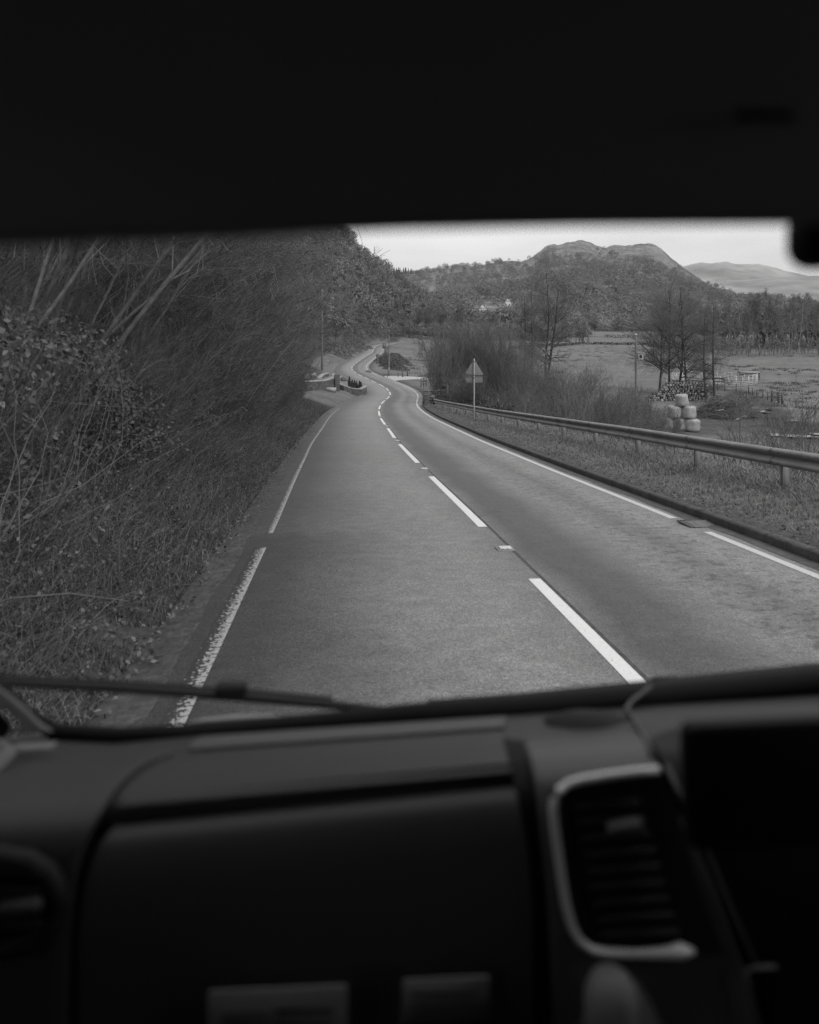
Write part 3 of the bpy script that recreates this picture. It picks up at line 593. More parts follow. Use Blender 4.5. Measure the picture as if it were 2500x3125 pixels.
def sign_post(x, y, zb, zt, r=.038):
    mb = MB(); lathe(mb, [(r, zb - .3), (r, zt), (r * .7, zt + .012), (0, zt + .014)], (x, y, 0), 'z', 14); return mb
sg = on_ground(1447, 40); sg = np.array([3.43, 40, gz(3.43, 40)])
r_ = empty('warning_sign', sg, 'grey back of a triangular road sign with a small plate below on a tall post', 'road sign')
top = sg[2] + 3.26
sign_post(sg[0], sg[1], sg[2], top).build('post', m_signpole, parent=r_, smooth=True)
def rtri(cx_, y, zt, w, h, rad=.06):
    pts = []; C_ = [(cx_, zt), (cx_ + w / 2, zt - h), (cx_ - w / 2, zt - h)]
    for i in range(3):
        a, b, c = np.array(C_[i - 1]), np.array(C_[i]), np.array(C_[(i + 1) % 3])
        for t in (0, .5, 1):
            p = b + (a - b) / np.linalg.norm(a - b) * rad * (1 - t) * 1.6 + (c - b) / np.linalg.norm(c - b) * rad * t * 1.6; pts.append((p[0], y, p[1]))
    return pts
mb = MB(); prism(mb, rtri(sg[0], sg[1] + .05, top - .01, 1.06, .88), .012, (0, 1, 0)); mb.build('triangle_plate', m_signback, parent=r_, bevel=.004)
mb = MB(); z0 = top - .96; prism(mb, [(sg[0] - .45, sg[1] + .05, z0), (sg[0] + .45, sg[1] + .05, z0), (sg[0] + .45, sg[1] + .05, z0 - .32), (sg[0] - .45, sg[1] + .05, z0 - .32)], .012, (0, 1, 0)); mb.build('supplementary_plate', m_signback, parent=r_, bevel=.004)
for zz_ in (top - .13, top - .84, top - .99):
    mb = MB(); wd = {0: .2, 1: 1.0, 2: .86}[[top - .13, top - .84, top - .99].index(zz_)]
    box(mb, (sg[0], sg[1] + .043, zz_), (wd, .012, .035)); box(mb, (sg[0], sg[1] - .02, zz_), (.1, .06, .045)); mb.build('clamp', m_post, parent=r_)
for zz_ in (top - .79, top - 1.22):
    mb = MB(); box(mb, (sg[0] - .39 + (.03 if zz_ < top - 1 else 0), sg[1] + .046, zz_), (.17, .004, .05)); mb.build('sticker', m_card, parent=r_)

def rail_fence(name, label, pts, ph, rails, pr=.05, rr=(.03, .09), m=m_wood, group=None, cat='fence', mr=None):
    """posts at pts (x, y) with rails at the given heights between them"""
    pts = np.asarray(pts, float); z = ground(pts[:, 0], pts[:, 1]); o = empty(name, (pts[0, 0], pts[0, 1], z[0]), label, cat, group)
    for (x, y), zz_ in zip(pts, z):
        mb = MB(); a = math.atan2(*(pts[-1] - pts[0])[::-1]); h = ph * (1 + .06 * math.sin(x * 7 + y)); box(mb, (x, y, zz_ + h / 2 - .15), (pr * 2, pr * 2, h + .3), a); mb.build('post', m, parent=o)
    for h in rails:
        mb = MB()
        for i in range(len(pts) - 1):
            a, b = pts[i], pts[i + 1]; d = b - a; L = np.hypot(*d); an = math.atan2(d[1], d[0])
            tube(mb, [(a[0], a[1] - .06, z[i] + h), (b[0], b[1] - .06, z[i + 1] + h)], rr[1] / 2, 4)
        mb.build('rail', mr or m, parent=o)
    return o
rail_fence('wooden_fence', 'low dark post and rail fence beyond the end of the crash barrier', [P(u, 1215, 63)[:2] for u in (1294, 1316, 1340, 1366)], 1.35, (.4, .75, 1.1), group=None)
rail_fence('wooden_fence', 'short stub of dark rail fence on the verge below the thin saplings', [P(u, 1165, 100)[:2] for u in (1285, 1293, 1301)], 1.2, (.35, .7, 1.05), .06)
rail_fence('wooden_fence', 'pale rail fence on the far side of the distant road bend', [(x, 311 - .002 * (x - 4) ** 2) for x in np.linspace(-5, 9, 15)], 1.15, (.4, .75, 1.1), .05, (.03, .12), m=m_concrete)
rail_fence('gate_post_pair', 'pair of leaning field posts beside the pale concrete driveway', [P(1229, 1160, 124)[:2], P(1244, 1160, 130)[:2]], 1.5, (.2,), .09, cat='gate post')
rail_fence('wooden_fence', 'few rough posts and a low rail behind the second telegraph pole', [P(u, 1150, 124)[:2] for u in (1172, 1183, 1215, 1228)], 1.0, (.55,), .05)
rail_fence('wire_fence', 'loose wire fence of thin stakes round the track and rushy field', [P(u, v, Y)[:2] for u, v, Y in ((2168, 1180, 118), (2190, 1180, 116), (2212, 1183, 114), (2247, 1190, 111), (2285, 1196, 108), (2297, 1203, 106), (2310, 1208, 104), (2328, 1212, 102), (2343, 1216, 100), (2358, 1220, 99), (2430, 1240, 90), (2490, 1260, 84))], 1.15, (.3, .6, .9), .055, (.01, .02), cat='wire fence')
rail_fence('field_gate', 'dark timber gate between posts beside the muddy track', [P(u, v, Y)[:2] for u, v, Y in ((2356, 1222, 97), (2376, 1226, 96), (2388, 1230, 95))], 1.5, (.3, .55, .8, 1.05, 1.3), .1, cat='gate')
rail_fence('field_gate', 'broken gate and thick post leaning between the brush heap and the track', [P(u, v, Y)[:2] for u, v, Y in ((2271, 1236, 93), (2281, 1240, 91), (2288, 1244, 90))], 1.5, (.3, .6, .9), .1, cat='gate')
# black round mirror on its post near the fence
x, y = P(1366, 1200, 62)[:2]; zb = gz(x, y); mi = empty('traffic_mirror', (x, y, zb), 'black round back of a convex mirror on a stout timber post', 'traffic mirror')
mb = MB(); zt = EYE - (1183 - VH) / F * 62 + .1; box(mb, (x, y, (zb + zt) / 2), (.14, .14, zt - zb + .4)); mb.build('post', m_wood, parent=mi)
mb = MB(); lathe(mb, [(0, -.02), (.16, -.01), (.21, .03), (.2, .06), (0, .09)], (x - .32, y - .05, zt), 'y', 18); mb.build('mirror_back', m_iron, parent=mi, smooth=True)
mb = MB(); box(mb, (x - .12, y - .03, zt - .12), (.34, .06, .06)); mb.build('bracket', m_iron, parent=mi)
mb = MB(); lathe(mb, [(0, -.05), (.045, -.02), (.05, .02), (0, .05)], (x - .36, y - .08, zt - .25), 'z', 10); mb.build('reflector', m_card, parent=mi, smooth=True)

# cat's eyes on the centre line
def stud_at(k, first=None):
    p = at_s(s0 + 9 * k - 1.5, 0.0, .022); a = at_s(s0 + 9 * k - 1.4, 0.0, .022) - p; rz = math.atan2(-a[0], a[1])
    if first is not None: return copy_tree(first, p, rz)
    o = empty('road_stud', (0, 0, 0)); 
    mb = MB(); prism(mb, [(-.11, -.1, 0), (.11, -.1, 0), (.11, .1, 0), (-.11, .1, 0)], .012, (0, 0, 1)); mb.build('base', m_post, parent=o, bevel=.004)
    mb = MB(); box(mb, (0, 0, .02), (.15, .11, .02)); mb.build('housing', m_galvpale, parent=o, bevel=.005)
    mb = MB(); box(mb, (-.032, -.057, .021), (.05, .004, .013)); box(mb, (.032, -.057, .021), (.05, .004, .013)); mb.build('reflector', m_white, parent=o)
    o.location = p; o.rotation_euler = (0, 0, rz); return o
st0 = stud_at(0); tag(st0, 'road stud in the nearest gap of the centre line', 'road stud', 'road studs in the centre line')
for k, lb in ((1, 'road stud in the second gap of the centre line, ahead of the nearest one'), (2, 'third road stud along the centre line'), (3, 'fourth road stud along the centre line'), (4, 'fifth road stud before the bend')):
    tag(stud_at(k, st0), lb, 'road stud', 'road studs in the centre line')
# gully grate by the kerb
c = at_s(sY(10.77), 3.16, .024); a = math.atan2(*(NR[np.searchsorted(SS, sY(10.77))][::-1])); gr = empty('drain_grate', c, 'iron drain grate set into the road against the right kerb', 'drain grate')
R2 = lambda q: np.c_[q[:, 0] * math.cos(a) - q[:, 1] * math.sin(a), q[:, 0] * math.sin(a) + q[:, 1] * math.cos(a)]
def bar(mb, x0, y0, x1, y1, h0, h1):
    q = R2(np.array([(x0, y0), (x1, y0), (x1, y1), (x0, y1)], float)) + c[:2]; z = c[2]
    mb.add(np.r_[np.c_[q, np.full(4, z + h0)], np.c_[q, np.full(4, z + h1)]], BOXF)
mb = MB(); bar(mb, -.23, -.22, .23, .22, 0, .004); mb.build('sump', m_dark, parent=gr)
mb = MB()
for q in ((-.23, -.22, -.2, .22), (.2, -.22, .23, .22), (-.2, -.22, .2, -.19), (-.2, .19, .2, .22)): bar(mb, *q, .004, .018)
mb.build('frame', m_iron, parent=gr)
mb = MB()
for i in range(8): bar(mb, -.2, -.175 + i * .048, .2, -.155 + i * .048, .005, .015)
for i in range(3): bar(mb, -.11 + i * .1, -.19, -.095 + i * .1, .19, .006, .0165)
mb.build('grille', m_post, parent=gr)

# ---------------------------------------------------------------- poles and wires
def pole(x, y, h, r, label, extra=None, name='utility_pole', lean=0.0):
    z = gz(x, y); o = empty(name, (x, y, z), label, 'utility pole', 'telegraph poles')
    mb = MB(); n = 8; zz_ = np.linspace(-.5, h, n); tube(mb, np.c_[x + lean * zz_, 0 * zz_ + y, z + zz_], np.linspace(r, r * .68, n), 12); mb.build('shaft', m_polewood, parent=o, smooth=True)
    mb = MB(); lathe(mb, [(r * .9, 0), (r * .75, .05), (0, .12)], (x + lean * h, y, z + h), 'z', 10); mb.build('cap', m_galvpale, parent=o)
    return o, np.array([x + lean * h, y, z + h])
p1, t1 = pole(*P(983.5, 1138, 112)[:2], 12.0, .17, 'tall pale telegraph pole behind the garden, left of the road')
mb = MB(); x, y = P(983.5, 1138, 112)[:2]; box(mb, (x + .0, y - .17, gz(x, y) + 5.6), (.2, .03, .5)); mb.build('notice_plate', m_card, parent=p1)
p2, t2 = pole(*P(1187.5, 1144, 127)[:2], 7.7, .12, 'slim telegraph pole on the verge inside the far right bend')
x, y = P(1187.5, 1144, 127)[:2]; mb = MB(); box(mb, (x - .02, y - .11, gz(x, y) + 1.3), (.13, .02, .38)); mb.build('notice_plate', m_white, parent=p2)
mb = MB(); box(mb, (x - .18, y - .05, t2[2] - .3), (.5, .05, .05)); box(mb, (x, y - .12, t2[2] - .55), (.1, .05, .16)); mb.build('bracket', m_iron, parent=p2)
p3, t3 = pole(*P(1941, 1290, 75)[:2], 8.9, .13, 'telegraph pole with a box near its top, standing in the roadside scrub')
x, y = P(1941, 1290, 75)[:2]; zb = EYE - (1088 - VH) / F * 75
mb = MB(); box(mb, (x + .42, y - .1, zb), (.5, .25, .62)); mb.build('switch_box', m_concrete, parent=p3, bevel=.03)
mb = MB(); box(mb, (x + .42, y - .24, zb + .02), (.26, .03, .3)); mb.build('panel', m_dark, parent=p3)
mb = MB(); box(mb, (x + .42, y - .1, zb + .36), (.66, .4, .06)); mb.build('lid', m_concrete, parent=p3)
def cable(name, a, b, sag, r, label, cat='cable', m=m_wire):
    t = np.linspace(0, 1, 24)[:, None]; p = a * (1 - t) + b * t; p[:, 2] -= sag * 4 * (t * (1 - t))[:, 0]; loc = a
    mb = MB(); tube(mb, p, r, 5); o = mb.build(name, m, loc=loc); return tag(o, label, cat)
cable('overhead_wire', t1 + np.array([0, 0, -1.0]), t3 + np.array([0, 0, -.25]), 1.5, .018, 'thin overhead wire sagging across the road from the tall left pole')
g0 = t3 + np.array([0, 0, -.5]); g1 = np.array([*P(1800, 1290, 72)[:2], 0.0]); g1[2] = gz(g1[0], g1[1])
cable('stay_wire', g0, g1, 0, .018, 'straight stay wire slanting down from the pole with a box', m=m_signpole)

# distant signs
def back_sign(x, y, hgt, w, h, label, nposts=2, round_=False, name='direction_sign'):
    z = gz(x, y); o = empty(name, (x, y, z), label, 'road sign')
    for dx in ((-w * .42, w * .42) if nposts == 2 else (0,)):
        mb = MB(); lathe(mb, [(.05, -.3), (.05, hgt), (0, hgt + .01)], (x + dx, y, z), 'z', 8); mb.build('post', m_post, parent=o)
    mb = MB()
    if round_: lathe(mb, [(0, 0), (w / 2, 0), (w / 2, .03), (0, .03)], (x, y + .06, z + hgt - w / 2), 'y', 18)
    else: box(mb, (x, y + .07, z + hgt - h / 2), (w, .03, h))
    mb.build('panel', m_signback, parent=o)
    mb = MB()
    for i in range(2 if round_ else 4): box(mb, (x, y + .035, z + hgt - h * (.06 + .29 * i)), (w * .98, .03, .07))
    mb.build('stiffener', m_post if not round_ else m_dark, parent=o); return o
x, y = P(1166.5, 1085, 212)[:2]; back_sign(x + .6, y, 3.3, 1.2, 1.5, 'back of a rectangular direction sign on two legs at the far bend')
x, y = P(1149, 1133, 150)[:2]; back_sign(x + .3, y, 2.9, .75, .75, 'back of a small round sign on one post inside the far bend', 1, True, 'round_sign')
x, y = P(1001, 1104, 165)[:2]; z = EYE - (1104 - VH) / F * 165; gz_ = gz(x, y); o = empty('parking_sign', (x, y, gz_), 'small square parking sign with a white P at the lay-by', 'road sign')
mb = MB(); lathe(mb, [(.04, gz_ - .3), (.04, z + .3), (0, z + .31)], (x, y, 0), 'z', 8); mb.build('post', m_post, parent=o)
mb = MB(); box(mb, (x, y - .06, z), (.66, .02, .66)); mb.build('panel', m_signback, parent=o)
mb = MB(); yy = y - .08
box(mb, (x - .1, yy, z), (.09, .012, .46)); box(mb, (x + .03, yy, z + .19), (.17, .012, .08)); box(mb, (x + .03, yy, z - .0), (.17, .012, .08)); box(mb, (x + .15, yy, z + .095), (.08, .012, .19)); mb.build('letter', m_white, parent=o)

# ---------------------------------------------------------------- cottage garden on the left bend
def stone_wall(name, label, pts, h, th=.4, coping=True, lift=0.0, drop=.5):
    pts = np.asarray(pts, float); z = ground(pts[:, 0], pts[:, 1]) + lift; 
    d = unit(np.gradient(pts, axis=0)); nrm = np.c_[d[:, 1], -d[:, 0]]; hh = np.broadcast_to(h, len(pts))
    # dense courses so the face is properly uneven
    n = 60; t = np.linspace(0, len(pts) - 1, n); ip = lambda a: np.interp(t, np.arange(len(pts)), a)
    p = np.c_[ip(pts[:, 0]), ip(pts[:, 1])]; nn = np.c_[ip(nrm[:, 0]), ip(nrm[:, 1])]; zz_ = ip(z); h_ = ip(hh); rgw = np.random.default_rng(len(label))
    o = empty(name, (p[0, 0], p[0, 1], zz_[0]), label, 'stone wall')
    mb = MB(); rows = 9; G = []
    for f in list(np.linspace(-drop, 1, rows)): G.append(np.c_[p + nn * (th / 2 + rgw.normal(0, .035, n))[:, None], zz_ + h_ * f])
    for f in list(np.linspace(1, -drop, rows)): G.append(np.c_[p - nn * (th / 2 + rgw.normal(0, .035, n))[:, None], zz_ + h_ * f - .002])
    grid(mb, np.array(G)); mb.f.append(np.array([[r * n for r in range(2 * rows)]])); mb.f.append(np.array([[r * n + n - 1 for r in range(2 * rows)][::-1]]))
    mb.build('wall', m_stone, parent=o)
    if coping:
        mb = MB(); G = [np.c_[p + nn * s_ * (th / 2 + .05), zz_ + h_ + dz + rgw.normal(0, .008, n)] for s_, dz in ((1, .0), (1, .09), (.4, .12), (-.4, .12), (-1, .09), (-1, .0), (1, .0))]
        grid(mb, np.array(G)); mb.f.append(np.array([[r * n for r in range(6)]])); mb.f.append(np.array([[r * n + n - 1 for r in range(6)][::-1]])); mb.build('coping', m_coping, parent=o)
    return o
pu = lambda u, Y: P(u, 1000, Y)[:2]
stone_wall('garden_wall', 'low curved stone garden wall on the inside of the bend', [pu(1032, 81), pu(1050, 80.5), pu(1075, 81), pu(1098, 83), pu(1110, 86), pu(1114, 90)], [.55, .5, .55, .65, .7, .7], .4)
stone_wall('retaining_wall', 'taller stone retaining wall with pale coping left of the lawn', [pu(925, 76), pu(960, 77), pu(990, 78), pu(1012, 79), pu(1027, 80)], [.85, .9, .95, 1.2, 1.45], .45)
stone_wall('terrace_wall', 'sloping pale topped wall running back beside the lawn', [pu(1027, 80.6), pu(1026, 86), pu(1022, 96), pu(1018, 108), pu(1016, 118)], [.7, .5, .4, .35, .3], .5)
stone_wall('terrace_wall', 'short pale coped wall slanting across the rubble terrace', [pu(952, 81), pu(968, 87), pu(985, 94), pu(1000, 101)], [.35, .35, .35, .35], .45)
x, y = pu(1029, 79.2); z = gz(x, y); mb = MB(); box(mb, (x, y, z + .8), (.55, .55, 1.9), .2); pi = mb.build('gate_pillar', m_stone, loc=(x, y, z), bevel=.05); tag(pi, 'square stone pillar where the two garden walls meet', 'pillar')
x, y = pu(1011, 76.6); z = gz(x, y); tr = empty('water_trough', (x, y, z), 'pale stone trough on the grass in front of the retaining wall', 'trough')
mb = MB(); L_, w_, h_ = .95, .42, .42; a = -.35
ca, sa = math.cos(a), math.sin(a); rot = lambda q: np.array([x + q[0] * ca - q[1] * sa, y + q[0] * sa + q[1] * ca, z + q[2]])
for cc, sz in (((0, -w_ / 2 + .04, .22), (L_, .08, h_)), ((0, w_ / 2 - .04, .22), (L_, .08, h_)), ((-L_ / 2 + .04, 0, .22), (.08, w_ - .16, h_)), ((L_ / 2 - .04, 0, .22), (.08, w_ - .16, h_)), ((0, 0, .06), (L_ - .16, w_ - .16, .1))): box(mb, rot(cc), sz, a)
mb.build('basin', m_concrete, parent=tr)
mb = MB()
for sx in (-.38, .38): mb = MB(); box(mb, rot((sx, 0, -.03)), (.14, .36, .1), a); mb.build('foot', m_stone, parent=tr)
lawn = side_strip('garden_lawn', 84, 104, -3.9, -9.0, mat('lawn', .14, nscale=(2, 20), namt=(.12, .15)))
# clipped conifers on the lawn
rngc = np.random.default_rng(2)
def conelet(label):
    o = empty('dwarf_conifer', (0, 0, 0), label, 'conifer', 'dwarf conifers on the lawn'); n = 420; t = rngc.uniform(0, 1, n); a = rngc.uniform(0, 6.28, n); r = .24 * (1 - t) ** .8 * np.sqrt(rngc.uniform(.4, 1, n)) + .01
    C_ = np.c_[np.cos(a) * r, np.sin(a) * r, .1 + t * .95]; mb = MB(); leaves(mb, C_, np.c_[np.cos(a), np.sin(a), 0 * a + .6], .06, rngc, np.clip(rngc.normal(1, .2, n), .4, 2)); mb.build('crown', m_conifer, parent=o)
    mb = MB(); tube(mb, [(0, 0, -.15), (0, 0, .5)], .03, 6); mb.build('trunk', m_bark, parent=o); return o
spots = [(1066.5, 96, 1.0, 'pointed dwarf conifer at the back left of the planted lawn corner'), (1082, 95, .85, 'slim dwarf conifer second in the back row on the lawn'), (1087.5, 94, .9, 'slim dwarf conifer third in the back row on the lawn'), (1098, 90, 1.2, 'broadest dwarf conifer behind the curved wall'), (1102, 88, 1.15, 'dwarf conifer at the wall end nearest the road'), (1091, 88, .9, 'squat dwarf conifer in the middle of the lawn clump'), (1067, 84, 1.05, 'dwarf conifer at the front left by the curved wall'), (1075, 84.5, 1.15, 'tallest of the two dwarf conifers at the front of the lawn'), (1084, 85, .6, 'low rounded dwarf conifer beside the curved wall'), (1074, 96, .5, 'tiny round dwarf conifer in the back row on the lawn')]
c0 = None
for u, Y, sc_, lb in spots:
    p = on_ground(u, Y) + np.array([0, 0, .05])
    if c0 is None: c0 = conelet(lb); c0.location = p; c0.scale = (sc_,) * 3
    else: tag(copy_tree(c0, p, u * 1.7, (sc_ * (1.3 if sc_ < .7 else 1), sc_ * (1.3 if sc_ < .7 else 1), sc_)), lb)
# rocks
def rock_mesh(seed, r, name, m=m_stone):
    rg_ = np.random.default_rng(seed); th = np.linspace(0, math.pi, 7); ph = np.linspace(0, 2 * math.pi, 10)
    d = np.stack([np.sin(th)[:, None] * np.cos(ph), np.sin(th)[:, None] * np.sin(ph), np.cos(th)[:, None] + 0 * ph], -1)
    q = 1 + .25 * np.sin(d @ rg_.normal(size=3) * 3 + 1) + .2 * np.sin(d @ rg_.normal(size=3) * 5); G = d * q[..., None] * r * np.array([1.2, .9, .65]); G[:, -1] = G[:, 0]
    mb = MB(); grid(mb, G); return mb.build(name, m)
rk = [rock_mesh(i, .35, 'garden_boulder', m_coping if i % 2 else m_stone) for i in range(3)]
rspots = [(930, 80, 1.2), (938, 84, .9), (952, 90, .8), (942, 97, .9), (960, 99, 1.1), (968, 95, .8), (975, 92, .7), (949, 79, .6), (963, 79, .5), (1030, 116, .9), (1036, 112, 1.0), (1043, 108, 1.0), (1050, 104, .8), (1035, 107, .6), (1124, 141, 1.0), (1130, 139, .8), (1126, 146, .7)]
for i, (u, Y, sc_) in enumerate(rspots):
    p = on_ground(u, Y) + np.array([0, 0, .12]); o = rk[i] if i < 3 else copy_tree(rk[i % 3]); o.location = p; o.scale = (sc_,) * 3; o.rotation_euler = (0, 0, i * 1.3)
    w_ = 'rough boulder among the rubble on the garden terrace' if i < 9 else 'rough boulder along the rockery edge behind the lawn' if i < 14 else 'pale boulder on the verge corner inside the far bend'
    tag(o, w_, 'boulder', ('boulders on the garden terrace', 'boulders of the rockery', 'boulders inside the far bend')[0 if i < 9 else 1 if i < 14 else 2])

# ---------------------------------------------------------------- farm yard: bales, logs, brush heap, pen, trailer
def bale(label):
    o = empty('silage_bale', (0, 0, 0), label, 'bale', 'stacked silage bales')
    mb = MB(); th = np.linspace(0, 2 * math.pi, 41); G = []
    for r, z in [(.001, 0), (.46, 0), (.58, .03), (.645, .12), (.66, .3), (.65, .5), (.64, .7), (.635, .9), (.62, 1.02), (.57, 1.13), (.46, 1.19), (.25, 1.215), (.001, 1.20)]:
        w_ = 1 + .018 * np.sin(5 * th + 4 * z) + .014 * np.sin(9 * th - 7 * z) + .02 * np.sin(2 * th + 3 * z); G.append(np.c_[np.cos(th) * r * w_, np.sin(th) * r * w_, z + .015 * np.sin(3 * th) * (z > .9)])
    grid(mb, np.array(G)); mb.build('wrap', m_bale, parent=o, smooth=True)
    mb = MB()
    for i in range(9): a = i * .7; zz_ = np.linspace(.1, 1.1, 8); tube(mb, np.c_[np.cos(a + zz_ * .25) * .636, np.sin(a + zz_ * .25) * .636, zz_], .008, 4)
    mb.build('film_edge', m_coping, parent=o); return o
def bl(u, v, Y): p = P(u, v, Y); return p
zb0 = gz(*P(2080, 1310, 70)[:2])
bs = [(2112, 70, 0, 'bottom right wrapped bale of the stack'), (2078, 70.5, 0, 'bottom middle wrapped bale, half hidden by thorn twigs'), (2040, 71, 0, 'bottom left wrapped bale behind the thorn twigs'), (2102, 70.2, 1.2, 'right hand bale in the middle layer of the stack'), (2060, 70.8, 1.2, 'left hand bale in the middle layer of the stack'), (2082, 70.5, 2.4, 'single wrapped bale on top of the stack')]
b0 = None
for i, (u, Y, dz, lb) in enumerate(bs):
    p = np.array([(u - UC) / F * Y, Y, zb0 + dz * .95]); sq = (1.06, .98, 1.04, 1.0, 1.08, .93)[i]
    if b0 is None: c = b0 = bale(lb); b0.location = p
    else: c = tag(copy_tree(b0, p, i * 1.1), lb)
    c.scale = (sq, sq * 1.02, (.95, .98, .96, .97, .96, .92)[i]); c.rotation_euler = ((.02, -.03, .03, .05, -.04, .05)[i], (.03, -.02, .02, -.05, .05, -.06)[i], i * 1.1)
# log pile, each log its own thing
def log(label):
    o = empty('log', (0, 0, 0), label, 'log', 'logs in the timber stack')
    mb = MB(); n = 9; y = np.linspace(0, 3.0, 5); tube(mb, np.c_[.03 * np.sin(y), y, .02 * np.cos(y * 1.4)], np.linspace(1, .88, 5), n, cap=False); mb.build('bark', m_log, parent=o, smooth=True)
    mb = MB(); an = np.arange(n) * 2 * math.pi / n
    for yy, r in ((-.002, .97), (3.002, .86)): mb.add(np.r_[np.c_[np.cos(an) * r, 0 * an + yy, np.sin(an) * r]], [list(range(n))[::(1 if yy < 0 else -1)]])
    mb.build('sawn_end', m_logend, parent=o); return o
l0 = None; rgl = np.random.default_rng(5)
for row in range(9):
    n = int(33 - row * 2.6)
    for i in range(n):
        u = 1985 + row * 7 + (235 - row * 15) * (i + .5 * (row % 2)) / max(n, 1) + rgl.normal(0, 1); Y = 99 + rgl.normal(0, .25) - .012 * (u - 1985); x = (u - UC) / F * Y
        hump = 1 - .35 * abs((u - 2110) / 120) ** 2
        if row > 8.5 * hump: continue
        r = rgl.uniform(.1, .185); z = gz(x, Y) + .15 + row * .27
        lb = 'sawn log lying in the long timber stack' if row < 7 else 'sawn log on the top courses of the timber stack'
        if l0 is None: l0 = log(lb); c = l0
        else: c = tag(copy_tree(l0), lb)
        c.location = (x, Y, z); c.rotation_euler = (rgl.normal(0, .03), 0, rgl.normal(-.25, .1)); c.scale = (r, 1, r)
# brush heap
x, y = P(2215, 1290, 80)[:2]; z = gz(x, y); bh = empty('brush_heap', (x, y, z), 'dark heap of cut brushwood with pale broken branches', 'brush heap')
rgb = np.random.default_rng(9)
def heap(n, Lr, rr, w, d, h):
    a = rgb.uniform(0, 6.28, n); q = np.sqrt(rgb.uniform(0, 1, n)); cx_, cy_ = np.cos(a) * q * w, np.sin(a) * q * d; hz = np.maximum(h * (1 - q ** 1.6), .1) * rgb.uniform(.3, 1.05, n)
    dr = rgb.normal(size=(n, 3)); dr[:, 2] *= .35; dr[:, 0] *= 1.3
    b = np.c_[x + cx_, y + cy_, z + hz] - unit(dr) * .5; return stems(b, dr, rgb.uniform(*Lr, n), rgb.uniform(*rr, n), 5, rgb, wig=.16, tip=.4)
mb = MB(); tubes(mb, *heap(2600, (.8, 2.4), (.008, .022), 3.4, 2.4, 2.6), 3); mb.build('twigs', m_twig, parent=bh)
mb = MB(); tubes(mb, *heap(240, (1.2, 2.8), (.022, .055), 3.3, 2.4, 2.5), 5); mb.build('branches', m_bark_pale, parent=bh)
mb = MB(); pp = [P(2262, 1296, 77), P(2268, 1272, 77), P(2272, 1268, 77)]; tube(mb, pp, .06, 6); tube(mb, [P(2256, 1272, 76.8), P(2278, 1270, 76.8)], .04, 5); tube(mb, [P(2230, 1292, 77), P(2258, 1276, 77.4)], .1, 6); tube(mb, [P(2180, 1254, 77), P(2210, 1250, 77.4)], .06, 6); tube(mb, [P(2198, 1230, 79), P(2212, 1223, 79), P(2226, 1228, 79.5)], .07, 6); mb.build('pale_branch', m_birch, parent=bh)
# round pen of tubular hurdles
cxp, cyp = P(2170, 1165, 131)[:2]; zp = gz(cxp, cyp); pen = empty('sheep_pen', (cxp, cyp, zp), 'round pen of pale tubular steel hurdles in the field', 'pen'); Rp = 7.4; nh = 18
for i in range(nh):
    a0, a1 = 2 * math.pi * i / nh, 2 * math.pi * (i + 1) / nh; p0 = np.array([cxp + Rp * math.cos(a0), cyp + Rp * math.sin(a0)]); p1_ = np.array([cxp + Rp * math.cos(a1), cyp + Rp * math.sin(a1)])
    p0 = p0 + (p1_ - p0) * .01; p1_ = p0 + (p1_ - p0) * .98; z0_, z1_ = gz(*p0), gz(*p1_); mb = MB()
    for k in range(6): h = .2 + k * .29; tube(mb, [(*p0, z0_ + h), (*p1_, z1_ + h)], .036, 5)
    for f in (0, .5, 1): q = p0 * (1 - f) + p1_ * f; zz_ = z0_ * (1 - f) + z1_ * f; tube(mb, [(*q, zz_ + .02), (*q, zz_ + 1.67)], .042, 5)
    mb.build('hurdle', m_galvpale, parent=pen)
x, y = P(2285, 1150, 139)[:2]; z = gz(x, y); tl = empty('livestock_trailer', (x, y, z), 'small dark box trailer with a pale lid and white notice beyond the pen', 'trailer')
mb = MB(); box(mb, (x, y, z + .95), (3.5, 1.7, .85)); mb.build('body', m_slate, parent=tl, bevel=.05)
mb = MB(); prism(mb, [(x - 1.8, y - .95, z + 1.4), (x + 1.8, y - .95, z + 1.4), (x + 1.8, y, z + 1.62), (x - 1.8, y, z + 1.62)], .05, (0, 0, 1)); prism(mb, [(x - 1.8, y, z + 1.62), (x + 1.8, y, z + 1.62), (x + 1.8, y + .95, z + 1.4), (x - 1.8, y + .95, z + 1.4)], .05, (0, 0, 1)); mb.build('lid', m_galv, parent=tl)
mb = MB(); box(mb, (x + .55, y - .86, z + 1.05), (.45, .02, .26)); mb.build('notice', m_white, parent=tl)
for dx in (-1.6, 1.6):
    for dy in (-.7, .7): mb = MB(); box(mb, (x + dx, y + dy, z + .26), (.1, .1, .56)); mb.build('leg', m_iron, parent=tl)
mb = MB(); box(mb, (x - 1.45, y - .86, z + .95), (.5, .03, .7)); mb.build('door', m_iron, parent=tl)
